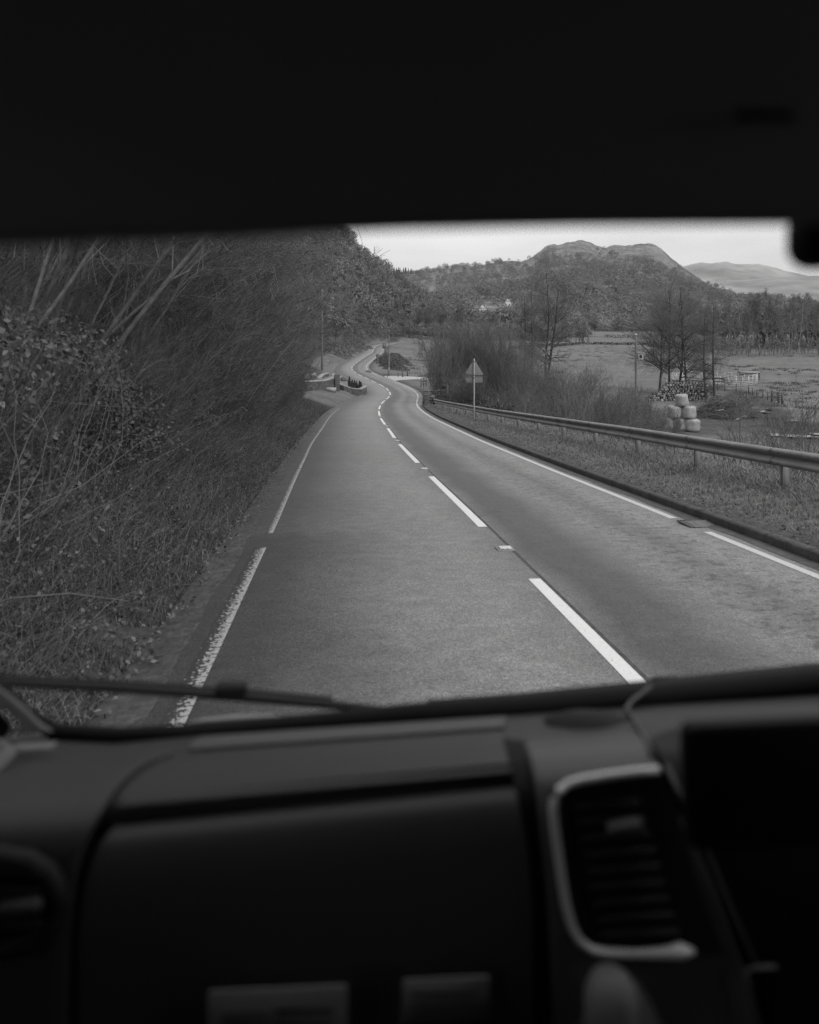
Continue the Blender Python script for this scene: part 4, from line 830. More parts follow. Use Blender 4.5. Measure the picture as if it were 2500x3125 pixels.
# muddy track and puddles
def puddle(u, v, w, d, seed):
    Y = 9.3 * F / (v - VH); x, y = P(u, v, Y)[:2]; rg_ = np.random.default_rng(seed); a = np.linspace(0, 2 * math.pi, 26)[:-1]; r = 1 + .25 * np.sin(2 * a + rg_.uniform(0, 6)) + .15 * np.sin(5 * a + rg_.uniform(0, 6))
    xx, yy = x + np.cos(a) * r * w, y + np.sin(a) * r * d; zz_ = float(ground(xx, yy).max()) + .12
    mb = MB(); mb.add(np.c_[xx, yy, 0 * a + zz_], [list(range(len(a)))]); mb.build('puddle', m_water)['kind'] = 'structure'
for i, q in enumerate(((2312, 1258, .95, 1.6), (2425, 1330, 1.8, .9), (2370, 1326, .5, .5), (2420, 1293, .6, .8), (2350, 1254, .45, .8), (2490, 1327, .6, .5))): puddle(*q, i)
# stony rubble below the barrier
mb = MB(); rgs = np.random.default_rng(4); n = 900; x = rgs.uniform(14, 26, n); y = rgs.uniform(40, 54, n); k = np.abs(x / y - .45) < .05; x, y = x[k], y[k]; z = ground(x, y)
for i in range(len(x)):
    s_ = rgs.uniform(.04, .16); q = rgs.normal(0, 1, (6, 3)); 
    v = np.array([(1, 0, 0), (-1, 0, 0), (0, 1, 0), (0, -1, 0), (0, 0, .7), (0, 0, -.7)]) * s_ * rgs.uniform(.7, 1.4, (6, 1)); mb.add(v + (x[i], y[i], z[i] + s_ * .3), [(0, 2, 4), (2, 1, 4), (1, 3, 4), (3, 0, 4), (2, 0, 5), (1, 2, 5), (3, 1, 5), (0, 3, 5)])
mb.build('rubble', m_coping)['kind'] = 'stuff'

# ---------------------------------------------------------------- white cottages on the hillside, field hedges
def cottage(u, v, Y, w, h, label, gable=False):
    p = P(u, v, Y); x, y, z = p; o = empty('cottage', (x, y, z - h), label, 'cottage', None); d = w * .7
    mb = MB(); box(mb, (x, y, z - h / 2 - 2), (w, d, h + 4)); mb.build('wall', m_white, parent=o)
    mb = MB()
    if gable:
        prism(mb, [(x - w / 2, y - d / 2, z), (x + w / 2, y - d / 2, z), (x, y - d / 2, z + w * .5)], d, (0, 1, 0)); mb.build('gable', m_white, parent=o); mb = MB()
        for s_ in (-1, 1): prism(mb, [(x + s_ * (w / 2 + .4), y - d / 2 - .3, z - .2), (x, y - d / 2 - .3, z + w * .5 + .15), (x, y - d / 2 - .3, z + w * .5 + .45), (x + s_ * (w / 2 + .4), y - d / 2 - .3, z + .1)][::s_], d + .6, (0, 1, 0))
    else: prism(mb, [(x - w / 2 - .3, y - d / 2 - .4, z), (x - w / 2 - .3, y + d / 2 + .4, z), (x - w / 2 - .3, y, z + d * .42)], w + .6, (1, 0, 0))
    rf = mb.build('roof', m_slate, parent=o); mb = MB(); box(mb, (x + w * .35, y, z + d * .45), (.9, .7, 1.8)); mb.build('chimney', m_white, parent=rf)
    for dx in (-.25, .25):
        mb = MB(); box(mb, (x + dx * w, y - d / 2 - .02, z - h * .42), (w * .13, .1, h * .28)); mb.build('window', m_dark, parent=o)
cottage(1472, 944, 870, 11, 5, 'small white cottage in the wood with its gable to the road, below the knoll', True)
cottage(1549, 922, 900, 8, 7, 'white gabled house alone, highest and furthest right on the slope', True)
cottage(1490, 958, 840, 7, 4, 'little white outbuilding just below the long white cottage', True)
def field_hedge(name, label, pts, h, w, seed):
    pts = np.asarray(pts, float); rg_ = np.random.default_rng(seed); L_ = np.r_[0, np.cumsum(np.hypot(*np.diff(pts, axis=0).T))]; n = int(L_[-1] * 16); s_ = rg_.uniform(0, L_[-1], n); x = np.interp(s_, L_, pts[:, 0]) + rg_.normal(0, w / 2, n); y = np.interp(s_, L_, pts[:, 1]) + rg_.normal(0, w / 2, n)
    z = ground(x, y); mb = MB(); C_ = np.c_[x, y, z + rg_.uniform(0, h, n)]; leaves(mb, C_, rg_.normal(size=(n, 3)), .35, rg_, np.clip(rg_.normal(1, .25, n), .4, 1.8)); o = mb.build(name, m_bramble, loc=(pts[0, 0], pts[0, 1], gz(*pts[0]))); return tag(o, label, 'hedge', None)
field_hedge('clipped_hedge', 'dark clipped hedge strip standing alone in the far pasture', [P(1845, 1012, 470)[:2], P(1960, 1012, 470)[:2]], 1.9, 1.0, 1)
field_hedge('boundary_hedge', 'long dark hedge along the foot of the wooded knoll', [P(1640, 1005, 690)[:2], P(1900, 1005, 680)[:2], P(2200, 1005, 670)[:2], P(2700, 1005, 660)[:2]], 2.2, 1.2, 2)
field_hedge('boundary_hedge', 'low dark hedge line across the middle of the pasture', [P(1560, 1070, 262)[:2], P(1780, 1062, 285)[:2], P(1990, 1064, 285)[:2], P(2150, 1070, 270)[:2]], .9, .8, 3)
# rushes in the wet pasture
rgr = np.random.default_rng(6); mb = MB(); uu = rgr.uniform(1240, 2560, 900); Yv = np.exp(rgr.uniform(np.log(88), np.log(300), 900)); x = (uu - UC) / F * Yv; cl = fbm(x, Yv, 31, 3, .05); k = (cl > -.15) & ((uu > 2230) | (uu < 1500) | (Yv > 150)) & (x > np.interp(Yv, CL[:480, 1], CL[:480, 0]) + 9) & ~((np.hypot(x - cxp, Yv - cyp) < 8))
x, Yv = x[k], Yv[k]; z = ground(x, Yv); rr_ = rgr.uniform(.25, .75, len(x)); C_ = []; hh = []; tn = []
for i in range(len(x)):
    n = 46; q = rgr.normal(0, 1, (n, 2)) * rr_[i] * np.array([1.3, .8]); C_.append(np.c_[x[i] + q[:, 0], Yv[i] + q[:, 1], np.full(n, z[i] - .03)]); hh.append(rgr.uniform(.25, .6, n) * (.5 + .8 * rr_[i])); tn.append(np.full(n, rgr.uniform(.6, .95)))
blades(mb, np.concatenate(C_), np.concatenate(hh), .035, rgr, np.concatenate(tn), .3); mb.build('rushes', m_grass)['kind'] = 'stuff'

# ---------------------------------------------------------------- trees on the right
def place(o, u, Y, sc=None, rz=None, dz=0.0):
    o.location = on_ground(u, Y) + np.array([0, 0, dz])
    if rz is not None: o.rotation_euler = (0, 0, rz)
    if sc is not None: o.scale = (sc,) * 3
    return o
al = [bare_tree('alder_tree', 'tall twin trunked bare alder rising over the thicket left of centre field', 'tree', 20, 41, ntr=2, spread=.1, r=.27, nb=(26, 10, 8), ang=(1.15, .8, .7), crown=(.15, 1), base_r=.5, Lb=.31, minr=.012, up=.03),
      bare_tree('alder_tree', 'slender bare alder second from the left in the middle group', 'tree', 18, 42, r=.2, nb=(34, 9, 8), ang=(1.2, .8, .7), crown=(.15, 1), Lb=.2, minr=.012, up=.0),
      bare_tree('alder_tree', 'broad bare alder just left of the log stack', 'tree', 18.5, 43, r=.25, nb=(34, 12, 8), ang=(.95, .8, .7), crown=(.2, 1), Lb=.43, minr=.009, up=.05)]
place(al[0], 1664, 140); place(al[1], 1618, 138); place(al[2], 2043, 110)
GA = 'bare alders by the field'
for q in al: q['group'] = GA
tag(place(copy_tree(al[1]), 1597, 136, .93, 2.0), 'leaning bare alder furthest left of the middle group', None, GA)
tag(place(copy_tree(al[2]), 2012, 112, .9, 2.4), 'bare alder at the left edge of the group behind the log stack', None, GA)
tag(place(copy_tree(al[1]), 2068, 107, .95, .7), 'straight bare alder rising behind the middle of the log stack', None, GA)
tag(place(copy_tree(al[2]), 2098, 105, .82, 4.0), 'bare alder with a bent foot behind the bales', None, GA)
tag(place(copy_tree(al[1]), 2157, 95, .72, 3.1), 'thin bare alder in front of the log stack, left of a pair', None, GA)
tag(place(copy_tree(al[1]), 2182, 94, .76, 5.1), 'thin bare alder at the right end of the log stack', None, GA)
sp = [bare_tree('sapling_clump', 'clump of thin bare stems on the verge left of the triangular sign', 'tree', 7.5, 51, ntr=6, spread=.28, r=.075, nb=(13, 6, 5), ang=(.7, .6, .6), crown=(.3, 1), base_r=.7, Lb=.22, minr=.009, m_tr=m_bark, group='thin saplings on the verge')]
place(sp[0], 1338, 84)
tag(place(copy_tree(sp[0]), 1360, 86, .95, 1.9), 'second clump of thin bare stems, nearer the triangular sign', None, 'thin saplings on the verge')
# birch stand
bi = [bare_tree('birch_tree', '', 'tree', 19, 61 + i, m_tr=m_birch, m_cr=m_twig, r=.15, nb=(26, 8, 7), ang=(.6, .6, .5), crown=(.35, 1), Lb=.2, minr=.022, up=.06) for i in range(3)]
rgb2 = np.random.default_rng(8); GB = 'birches of the stand beyond the pasture'
bu = np.r_[np.linspace(2140, 2640, 46) + rgb2.normal(0, 8, 46), rgb2.uniform(1930, 2140, 9)]
for i, u in enumerate(bu):
    Y = rgb2.uniform(232, 300); o = bi[i] if i < 3 else copy_tree(bi[i % 3]); place(o, u, Y, rgb2.uniform(.75, 1.08), rgb2.uniform(0, 6))
    tag(o, 'slender pale stemmed birch in the dense stand beyond the pasture' if u > 2140 else 'pale birch stem seen between the alders beyond the pasture', 'tree', GB if u > 2140 else 'birches behind the alders')
# undergrowth at the foot of the birches
rgu = np.random.default_rng(12); n = 260; u = rgu.uniform(2120, 2700, n); Y = rgu.uniform(238, 330, n); x = (u - UC) / F * Y; pts = np.c_[x, Y, ground(x, Y)]
wood_mass('undergrowth', pts, rgu.uniform(2.5, 6, n), rgu, 120, tonevar=.2, tw=.03)
n = 130; u = rgu.uniform(2150, 2750, n); Y = rgu.uniform(300, 360, n); x = (u - UC) / F * Y; pts = np.c_[x, Y, ground(x, Y)]
wood_mass('woodland', pts, rgu.uniform(13, 18, n), rgu, 260, tonevar=.2, tw=.025)

# thicket between the barrier and the field
GT = 'bare shrubs of the roadside thicket'
sh = [bare_shrub('willow_shrub', '', 6.5, 71, 46, .022, m_twig, .35, (10, 6), wide=.9, minr=.006, trop=(0, 0, .04), ang=(.35, .4)), bare_shrub('willow_shrub', '', 6.5, 72, 42, .024, m_twig_pale, .4, (10, 6), wide=.9, minr=.006, trop=(0, 0, .04), ang=(.4, .45)), bare_shrub('thorn_shrub', '', 4.5, 73, 22, .03, m_twig, .6, (14, 9), wide=.5, minr=.006, trop=(0, 0, .0), ang=(.8, .8))]
tl_ = [(1345, 66, 5.0, 0), (1378, 72, 6.6, 1), (1408, 74, 7.4, 0), (1440, 74, 7.6, 1), (1472, 71, 7.4, 0), (1505, 74, 7.7, 1), (1540, 70, 7.2, 0), (1575, 72, 7.2, 1), (1604, 63, 6.0, 0), (1640, 66, 5.8, 2), (1668, 58, 4.6, 2), (1690, 64, 6.0, 1), (1722, 60, 5.6, 0), (1750, 66, 6.6, 2), (1782, 57, 5.2, 1), (1815, 62, 5.6, 2), (1850, 56, 5.0, 0), (1885, 60, 5.0, 2), (1915, 54, 4.0, 2), (1950, 62, 4.2, 0), (1985, 60, 3.8, 2), (1560, 56, 3.2, 2), (1620, 54, 3.4, 0), (1720, 52, 3.4, 2), (1800, 50, 3.4, 0), (1870, 50, 3.0, 2), (1450, 62, 3.6, 0), (1400, 62, 3.0, 2), (1998, 68, 2.6, 2)]
used = set()
for i, (u, Y, h, k) in enumerate(tl_):
    o = sh[k] if k not in used else copy_tree(sh[k]); used.add(k); place(o, u, Y, h / (6.5 if k < 2 else 4.5), i * 1.37)
    lb = 'upright many stemmed willow in the thicket behind the triangular sign' if u < 1600 else 'tangled bare shrub between the sign and the pole with a box' if u < 1930 else 'low bare shrub round the foot of the pole with a box'
    tag(o, lb, 'shrub', GT + (' by the sign' if u < 1600 else ' in the middle' if u < 1930 else ' by the pole'))
o = bare_tree('dead_sapling', 'pale forked dead sapling standing out against the dark thicket', 'tree', 3.4, 81, m_tr=m_birch, m_cr=m_bark_pale, r=.05, nb=(9, 3, 2), ang=(.6, .6, .6), crown=(.25, .9), Lb=.4, minr=.008, up=.1); place(o, 1595, 51, .9)
ft = [(2034, 61, 3.4, 'sparse thorn sapling whose twigs cross the left bales'), (2066, 60, 2.6, 'small sparse sapling in front of the bottom bales'), (2350, 24, 4.2, 'spindly bare sapling behind the barrier, left of three by the puddles'), (2392, 27, 4.8, 'spindly bare sapling in front of the largest puddle'), (2452, 22, 4.0, 'leaning bare sapling at the right edge behind the barrier'), (2490, 25, 4.6, 'bare sapling at the extreme right edge behind the barrier')]
s0_ = None
for i, (u, Y, h, lb) in enumerate(ft):
    if s0_ is None: s0_ = bare_shrub('spindly_sapling', lb, 4, 91, 9, .026, m_twig, .5, (12, 6), wide=.4, minr=.006, ang=(.6, .6)); o = s0_
    else: o = tag(copy_tree(s0_), lb)
    place(o, u, Y, h / 4, i * 2.1)
# dark bramble banks
def bramble(name, label, spots, n, hgt, size, m, seed, tone=(1, .3), cat='bramble', up=.7, stalks=0):
    rg_ = np.random.default_rng(seed); mb = MB(); sp_ = np.asarray(spots, float); i = rg_.integers(0, len(sp_), n); rr = sp_[i, 2]; a = rg_.uniform(0, 6.28, n); q = np.sqrt(rg_.uniform(0, 1, n)); x = sp_[i, 0] + np.cos(a) * q * rr; y = sp_[i, 1] + np.sin(a) * q * rr
    lump = 1 + .45 * fbm(x, y, seed, 3, 1.6); z = ground(x, y) + hgt * np.maximum(1 - q ** 2, .08) * lump * np.sqrt(rg_.uniform(.1, 1, n)); Nn = np.c_[np.cos(a) * q, np.sin(a) * q - .2, np.full(n, up)]
    leaves(mb, np.c_[x, y, z], Nn, size, rg_, np.clip(rg_.normal(*tone, n), .3, 2.2))
    loc = (sp_[0, 0], sp_[0, 1], gz(sp_[0, 0], sp_[0, 1])); o = empty(name, loc, label, cat); mb.build('foliage', m, parent=o)
    k = 60; b = np.c_[x[:k], y[:k], ground(x[:k], y[:k])]; mb = MB(); tubes(mb, *stems(b, rg_.normal(0, .6, (k, 3)) + (0, 0, 1), hgt * rg_.uniform(1, 1.9, k), .008, 6, rg_, trop=(0, 0, -.14), wig=.12), 3); mb.build('stem', m_twig_pale, parent=o); return o
bramble('bramble_bank', 'dark leafy bramble bank behind the end of the crash barrier', [(*P(u, 1200, Y)[:2], 2.2) for u, Y in ((1385, 68), (1425, 66), (1470, 63), (1375, 80), (1410, 76))], 8000, 1.8, .09, m_bramble, 3)
bramble('bramble_bank', 'dark ivy covered mound in the thicket right of the triangular sign', [(*P(u, 1230, Y)[:2], 1.7) for u, Y in ((1560, 52), (1590, 51), (1540, 54))], 5000, 1.7, .09, m_bramble, 4)
bramble('bramble_bank', 'bushy dark scrub round the second pole inside the far bend', [(*P(u, 1100, Y)[:2], 2.8) for u, Y in ((1175, 180), (1185, 170), (1195, 160), (1210, 150), (1200, 195), (1222, 168))], 9000, 1.5, .16, m_litter, 5, (.62, .2))
bramble('bramble_bank', 'bracken covered bank left of the road beyond the lay-by', [(*P(u, 1060, Y)[:2], 4.5) for u, Y in ((1040, 215), (1060, 228), (1080, 240), (1100, 252), (1030, 200), (1015, 190))], 12000, 2.2, .2, m_litter, 6, (.8, .25))
# trees round the far bend
ht = [bare_tree('hillside_tree', '', 'tree', 13, 101 + i, r=.2, nb=(18, 10, 9), ang=(.75, .7, .6), crown=(.25, 1), Lb=.34, minr=.03, up=.08, m_cr=(m_twig, m_twig_pale, m_twig_pale)[i]) for i in range(3)]
rgh = np.random.default_rng(14); GH = 'bare trees at the foot of the wooded hillside'; nh_ = 0
hs_ = [(rgh.uniform(1000, 1420), rgh.uniform(318, 345)) for _ in range(26)] + [(rgh.uniform(1000, 1075), Y) for Y in np.linspace(170, 300, 16)]
for i, (u, Y) in enumerate(hs_):
    o = ht[i] if i < 3 else copy_tree(ht[i % 3]); x = (u - UC) / F * Y
    if Y < 310: x = float(np.interp(Y, CL[:480, 1], CL[:480, 0])) - rgh.uniform(11, 20)
    z = gz(x, Y)
    if Y > 322: z = max(z, float(EYE - (1034 - VH) / F * Y) + (Y - 322) * .1)
    o.location = (x, Y, z - .3); o.rotation_euler = (0, 0, rgh.uniform(0, 6)); o.scale = (rgh.uniform(.8, 1.15),) * 3
    tag(o, 'bare woodland tree behind the far road bend' if i < 26 else 'bare tree on the bank above the lay-by', 'tree', GH if i < 26 else 'bare trees above the lay-by')
n = 520; Yb_ = rgh.uniform(185, 306, n); xb = np.interp(Yb_, CL[:480, 1], CL[:480, 0]) - rgh.uniform(7, 34, n); pts = np.c_[xb, Yb_, ground(xb, Yb_)]
wood_mass('undergrowth', pts, rgh.uniform(1.2, 4.5, n) * np.interp(np.interp(Yb_, CL[:480, 1], CL[:480, 0]) - xb, [7, 14, 30], [.45, .9, 1.4]), rgh, 160, tonevar=.2, tw=.035, flat=.4)
n = 420; xb = rgh.uniform(-45, 75, n); Yb_ = 311 + rgh.uniform(0, 1, n) ** 1.5 * 22; pts = np.c_[xb, Yb_, np.maximum(ground(xb, Yb_), -1.6 - .004 * np.abs(xb))]
wood_mass('undergrowth', pts, rgh.uniform(2, 7, n), rgh, 200, tonevar=.2, tw=.03, flat=.4)
n = 2600; xb = rgh.uniform(-32, 40, n); Yb_ = rgh.uniform(268, 316, n); dd = np.sqrt(((xb[:, None] - CL[None, ::4, 0]) ** 2 + (Yb_[:, None] - CL[None, ::4, 1]) ** 2).min(1)); k_ = (dd > 4.6) & ((Yb_ > 304) | (xb < np.interp(Yb_, [262, 275, 290, 300], [-12, -11.6, -8.5, -2]) - 4)); xb, Yb_, dd = xb[k_], Yb_[k_], dd[k_]; pts = np.c_[xb, Yb_, ground(xb, Yb_)]
wood_mass('undergrowth', pts, rgh.uniform(.5, 1, len(xb)) * np.interp(dd, [4.6, 8, 14], [.9, 2.2, 5]), rgh, 110, tonevar=.25, tw=.04, flat=.4)
# conifers on the skyline
def spruce():
    o = empty('spruce_tree', (0, 0, 0), 'dark pointed conifer in the short row on the skyline', 'tree', 'conifers on the skyline'); rg_ = np.random.default_rng(1); n = 500; t = rg_.uniform(0, 1, n); a = rg_.uniform(0, 6.28, n); r = 2.6 * (1 - t) * np.sqrt(rg_.uniform(.2, 1, n)) + .1
    mb = MB(); leaves(mb, np.c_[np.cos(a) * r, np.sin(a) * r, 2 + t * 13], np.c_[np.cos(a), np.sin(a), 0 * a + .8], .75, rg_, np.ones(n)); mb.build('crown', m_conifer, parent=o); mb = MB(); tube(mb, [(0, 0, -2), (0, 0, 13)], .2, 5); mb.build('trunk', m_bark, parent=o); return o
s0_ = spruce(); rgx = np.random.default_rng(15)
for i, u in enumerate(np.linspace(1190, 1272, 17)):
    o = s0_ if i == 0 else copy_tree(s0_); Y = 1585; v = np.interp(u, [1100, 1160, 1260, 1311], [828, 830, 834, 824]); o.location = P(u + rgx.normal(0, 1.5), v + 2, Y); o.location.z -= 2; q = rgx.uniform(.55, 1.0); o.scale = (q, q, q)
for i, (u, v, Y, q) in enumerate(((1790, 925, 900, 1.5), (1812, 918, 910, 1.3), (1838, 925, 915, 1.3), (1880, 915, 950, 1.3), (1770, 922, 905, 1.0))):
    o = copy_tree(s0_); o.location = P(u, v, Y); o.location.z -= 4; o.scale = (q * 1.3, q * 1.3, q); tag(o, 'dark conifer in the small clump low on the knoll', 'tree', 'conifers on the knoll')

# ---------------------------------------------------------------- the hedge on the left
def lt(t, y):  # point t metres left of the centre line
    i = int(np.searchsorted(CL[:480, 1], y)); p = CL[i, :2] + NR[i] * t; return p[0], p[1]
hd = empty('roadside_hedge', (*lt(-6.2, 10), gz(*lt(-6.2, 10))), 'tall dense leafless hedge combed over towards the road on the left bank', 'hedge')
def hedge_unit(seed, h, nst=34):
    rg_ = np.random.default_rng(seed); a = rg_.uniform(0, 6.28, nst); q = np.sqrt(rg_.uniform(0, 1, nst)); b = np.c_[np.cos(a) * q * .9, np.sin(a) * q * 1.3, 0 * a - .3]
    d = np.c_[rg_.uniform(-.1, .6, nst), rg_.normal(0, .22, nst), np.ones(nst)]
    P0, R0 = stems(b, d, h * rg_.uniform(.5, 1.08, nst), .02 * rg_.uniform(.6, 1.3, nst), 9, rg_, trop=(.02, 0, .02), wig=.09, tip=.25)
    P1, R1 = grow(P0, R0, 10, .05, 1, .75, h * .24, 7, rg_, trop=(.05, -.01, .07), wig=.17, rr=.55, fall=.45, tip=.35)
    P2, R2 = grow(P1, R1, 5, .1, 1, .5, h * .14, 5, rg_, trop=(.05, 0, .06), wig=.2, rr=.6, fall=.4, tip=.4)
    P3, R3 = grow(P2, R2, 2, .1, .9, .5, h * .05, 3, rg_, trop=(.1, 0, .05), wig=.12, rr=.7, fall=.3, tip=.6)
    m1 = MB(); tubes(m1, P0, np.maximum(R0, .008), 5); tubes(m1, P1, np.maximum(R1, .0055), 3); tubes(m1, P2, np.maximum(R2, .0044), 3); tubes(m1, P3, np.maximum(R3, .0034), 3); return m1
hu = [hedge_unit(201 + i, 5.6) for i in range(3)]; hp = []
rgd = np.random.default_rng(16)
k = 0
for y in np.arange(2.6, 54, 1.55):
    for row, (t, sc_) in enumerate(((-5.9, .72), (-7.4, 1.15)) + (((-5.5, .5),) if y > 38 else ())):
        xx, yy = lt(t + rgd.normal(0, .25) - float(np.interp(y, [25, 45, 54], [0, .55, .7])), y + rgd.normal(0, .3) + row * .7); zz_ = gz(xx, yy)
        sc_ = sc_ * float(np.interp(y, [3, 8, 12, 18, 34, 54], [.5, .45, .6, 1.0, 1.0, .7]))
        if k < 3: o = hu[k].build('shrub', m_twig_hedge, parent=hd, smooth=False); hp.append(o)
        else: o = hp[k % 3].copy(); COL.objects.link(o); o.parent = hd
        o.location = np.array([xx, yy, zz_]) - np.array(hd.location); o.rotation_euler = (0, 0, rgd.normal(.05, .4)); o.scale = (sc_, sc_ * rgd.uniform(.9, 1.15), sc_ * rgd.uniform(.9, 1.15)); k += 1
# pale poles and taller trees inside the hedge
GP = 'pale stemmed trees leaning out of the hedge'
ash = [bare_tree('ash_tree', '', 'tree', 9.5, 111 + i, m_tr=m_bark_pale, m_cr=m_twig_hedge, r=.046, ntr=4, spread=.3, nb=(14, 9, 6), ang=(.7, .6, .6), crown=(.3, 1), Lb=.30, minr=.0045, up=.03, lean=(.5, 0, 0), base_r=.5) for i in range(3)]
for i, (y, t, sc_) in enumerate(((8.2, -6.6, .8), (9.8, -6.4, .9), (11.4, -7.2, .76), (13.2, -6.8, .84), (15.5, -7.8, .8), (18.5, -8.2, .8), (22, -7.8, 1.0), (26, -8.2, .92), (30, -8.6, .92), (34, -8.4, .95), (38, -7.6, 1.0), (42, -8.2, .95), (45.5, -8.6, .95), (48.5, -8.8, .95))):
    o = ash[i] if i < 3 else copy_tree(ash[i % 3]); xx, yy = lt(t, y); o.location = (xx, yy, gz(xx, yy)); o.scale = (sc_,) * 3; o.rotation_euler = (0, 0, rgd.normal(.05, .18) + (.9 if y > 33 else .7 if y > 24 else .2 if y > 17 else 0))
    tag(o, ('bare tree with pale trunks leaning over the near end of the hedge' if y < 14 else 'bare tree leaning out of the middle of the hedge' if y < 32 else 'tall bare tree at the far end of the hedge against the sky'), 'tree', GP + (' near the van' if y < 14 else ' halfway' if y < 32 else ' at the far end'))
# ivy and evergreen leaves low in the hedge
def ivy(label, y0, y1, t0, z0, z1, n, seed, size=.042):
    rg_ = np.random.default_rng(seed); y = rg_.uniform(y0, y1, n); t = t0 + rg_.normal(0, .28, n); zz_ = rg_.uniform(z0, z1, n); cl_ = fbm(y * 3, zz_ * 3, seed, 3, 1.0); k_ = cl_ > -.1; y, t, zz_, cl_ = y[k_], t[k_], zz_[k_], cl_[k_]
    i = np.searchsorted(CL[:480, 1], y); q = CL[i, :2] + NR[i] * (t + cl_ * .25)[:, None]; g = ground(q[:, 0], q[:, 1]); C_ = np.c_[q, g + zz_]; o = empty('ivy', (*q[0], g[0]), label, 'ivy')
    mb = MB(); leaves(mb, C_, np.c_[np.full(len(q), .8), np.full(len(q), -.4), np.full(len(q), .5)], size, rg_, np.clip(rg_.normal(1, .3, len(q)), .35, 2.2)); mb.build('foliage', m_leaf, parent=o)
    b = C_[:140].copy(); b[:, 2] = g[:140]; mb = MB(); tubes(mb, *stems(b, rg_.normal(0, .3, (140, 3)) + (.1, 0, 1), z1 * .9, .007, 7, rg_, trop=(.03, 0, 0), wig=.2), 4); mb.build('stem', m_twig, parent=o)
ivy('glossy leafed ivy mass low in the hedge nearest the van', 3.0, 12, -5.3, .1, 2.1, 15000, 21, .034)
ivy('patch of ivy in the shaded foot of the hedge further along', 12, 30, -5.7, .1, 1.5, 8000, 22, .05)
ivy('dark evergreen growth inside the hedge behind the near trees', 4, 26, -7.6, .8, 4.2, 16000, 23, .06)
# dead stems, grass and leaf litter on the banks
def scatter(t0, t1, y0, y1, n, rg_, pw=1.0):
    y = y0 + (y1 - y0) * rg_.uniform(0, 1, n) ** pw; t = rg_.uniform(t0, t1, n); i = np.searchsorted(CL[:480, 1], y); q = CL[i, :2] + NR[i] * t[:, None]; q[:, 1] += rg_.uniform(-.2, .2, n); return np.c_[q, ground(q[:, 0], q[:, 1])], t
rgg = np.random.default_rng(17)
mb = MB(); C_, t = scatter(-6.4, -3.62, 1.5, 56, 95000, rgg, 1.7); pn = fbm(C_[:, 0] * 2, C_[:, 1] * 2, 41, 3, .8); k_ = pn > -.85; C_, t, pn = C_[k_], t[k_], pn[k_]
far = np.interp(C_[:, 1], [3, 15, 56], [1, 1.1, 1.9]); blades(mb, C_, rgg.uniform(.08, .5, len(C_)) * np.interp(t, [-5, -4.2, -3.62], [1.2, .8, .3]), .0035 * far, rgg, np.clip(rgg.normal(.72, .25, len(C_)) + .2 * pn, .2, 1.7), .85, (.12, 0, 0)); mb.build('bank_grass', m_grass)['kind'] = 'stuff'
mb = MB(); C_, t = scatter(-6.2, -3.42, 1.5, 42, 46000, rgg, 1.8); k_ = rgg.uniform(0, 1, len(t)) < np.interp(t, [-4.2, -3.7, -3.42], [1, .5, .12]); C_, t = C_[k_], t[k_]; C_[:, 2] = np.where(t > -3.62, np.interp(C_[:, 1], CL[:480, 1], CL[:480, 2]) + .045, C_[:, 2]); C_[:, 2] += rgg.uniform(.0, 1, len(C_)) ** 1.5 * .3 * np.interp(t, [-4.6, -3.7], [1, .08]); leaves(mb, C_, np.tile([.2, -.2, .9], (len(C_), 1)), .024, rgg, np.clip(rgg.normal(.6, .3, len(C_)), .25, 2.2), 1.2); mb.build('leaf_litter', m_litter)['kind'] = 'stuff'
mb = MB(); C_, t = scatter(-6.6, -3.95, 1.5, 50, 5200, rgg, 1.6); tubes(mb, *stems(C_, rgg.normal(0, .55, (len(C_), 3)) + (.35, 0, 1), rgg.uniform(.35, 1.5, len(C_)) * np.interp(C_[:, 1], [3, 9], [.45, 1]), rgg.uniform(.0022, .005, len(C_)), 7, rgg, trop=(.05, 0, -.1), wig=.12), 3, tone=np.clip(rgg.normal(.75, .22, len(C_)), .3, 1.5)); mb.build('dead_stems', m_litter)['kind'] = 'stuff'
# grass on the right verge, thin and muddy at the kerb
mb = MB(); C_, t = scatter(3.75, 7.6, 4, 62, 170000, rgg, 1.6); dens = np.interp(t, [3.75, 4.3, 5.0, 6], [.12, .45, 1, 1.2]); pn = fbm(C_[:, 0] * 2.5, C_[:, 1] * 2.5, 43, 3, .7); k_ = rgg.uniform(0, 1, len(C_)) < dens * (1 + .5 * pn); C_, t, pn = C_[k_], t[k_], pn[k_]
blades(mb, C_, rgg.uniform(.04, .15, len(C_)) * np.interp(t, [3.8, 5, 6], [.5, .9, 1.25]), .004 * np.interp(C_[:, 1], [5, 15, 60], [1, 1.3, 2.2]), rgg, np.clip(rgg.normal(1.4, .17, len(C_)) + .22 * pn, .3, 2.1), .7); mb.build('verge_grass', m_grass)['kind'] = 'stuff'
mb = MB(); C_, t = scatter(3.62, 4.5, 4, 40, 2600, rgg, 1.5); C_[:, 2] += .01; leaves(mb, C_, np.tile([0, 0, 1.0], (len(C_), 1)), .022, rgg, np.clip(rgg.normal(.8, .4, len(C_)), .2, 2.4), 1.2); mb.build('verge_litter', m_litter)['kind'] = 'stuff'
mb = MB(); C_, t = scatter(6.6, 13, 6, 60, 26000, rgg, 1.3); blades(mb, C_, rgg.uniform(.2, .6, len(C_)), .008, rgg, np.clip(rgg.normal(.7, .2, len(C_)), .3, 1.6), .6); mb.build('bank_scrub', m_grass)['kind'] = 'stuff'

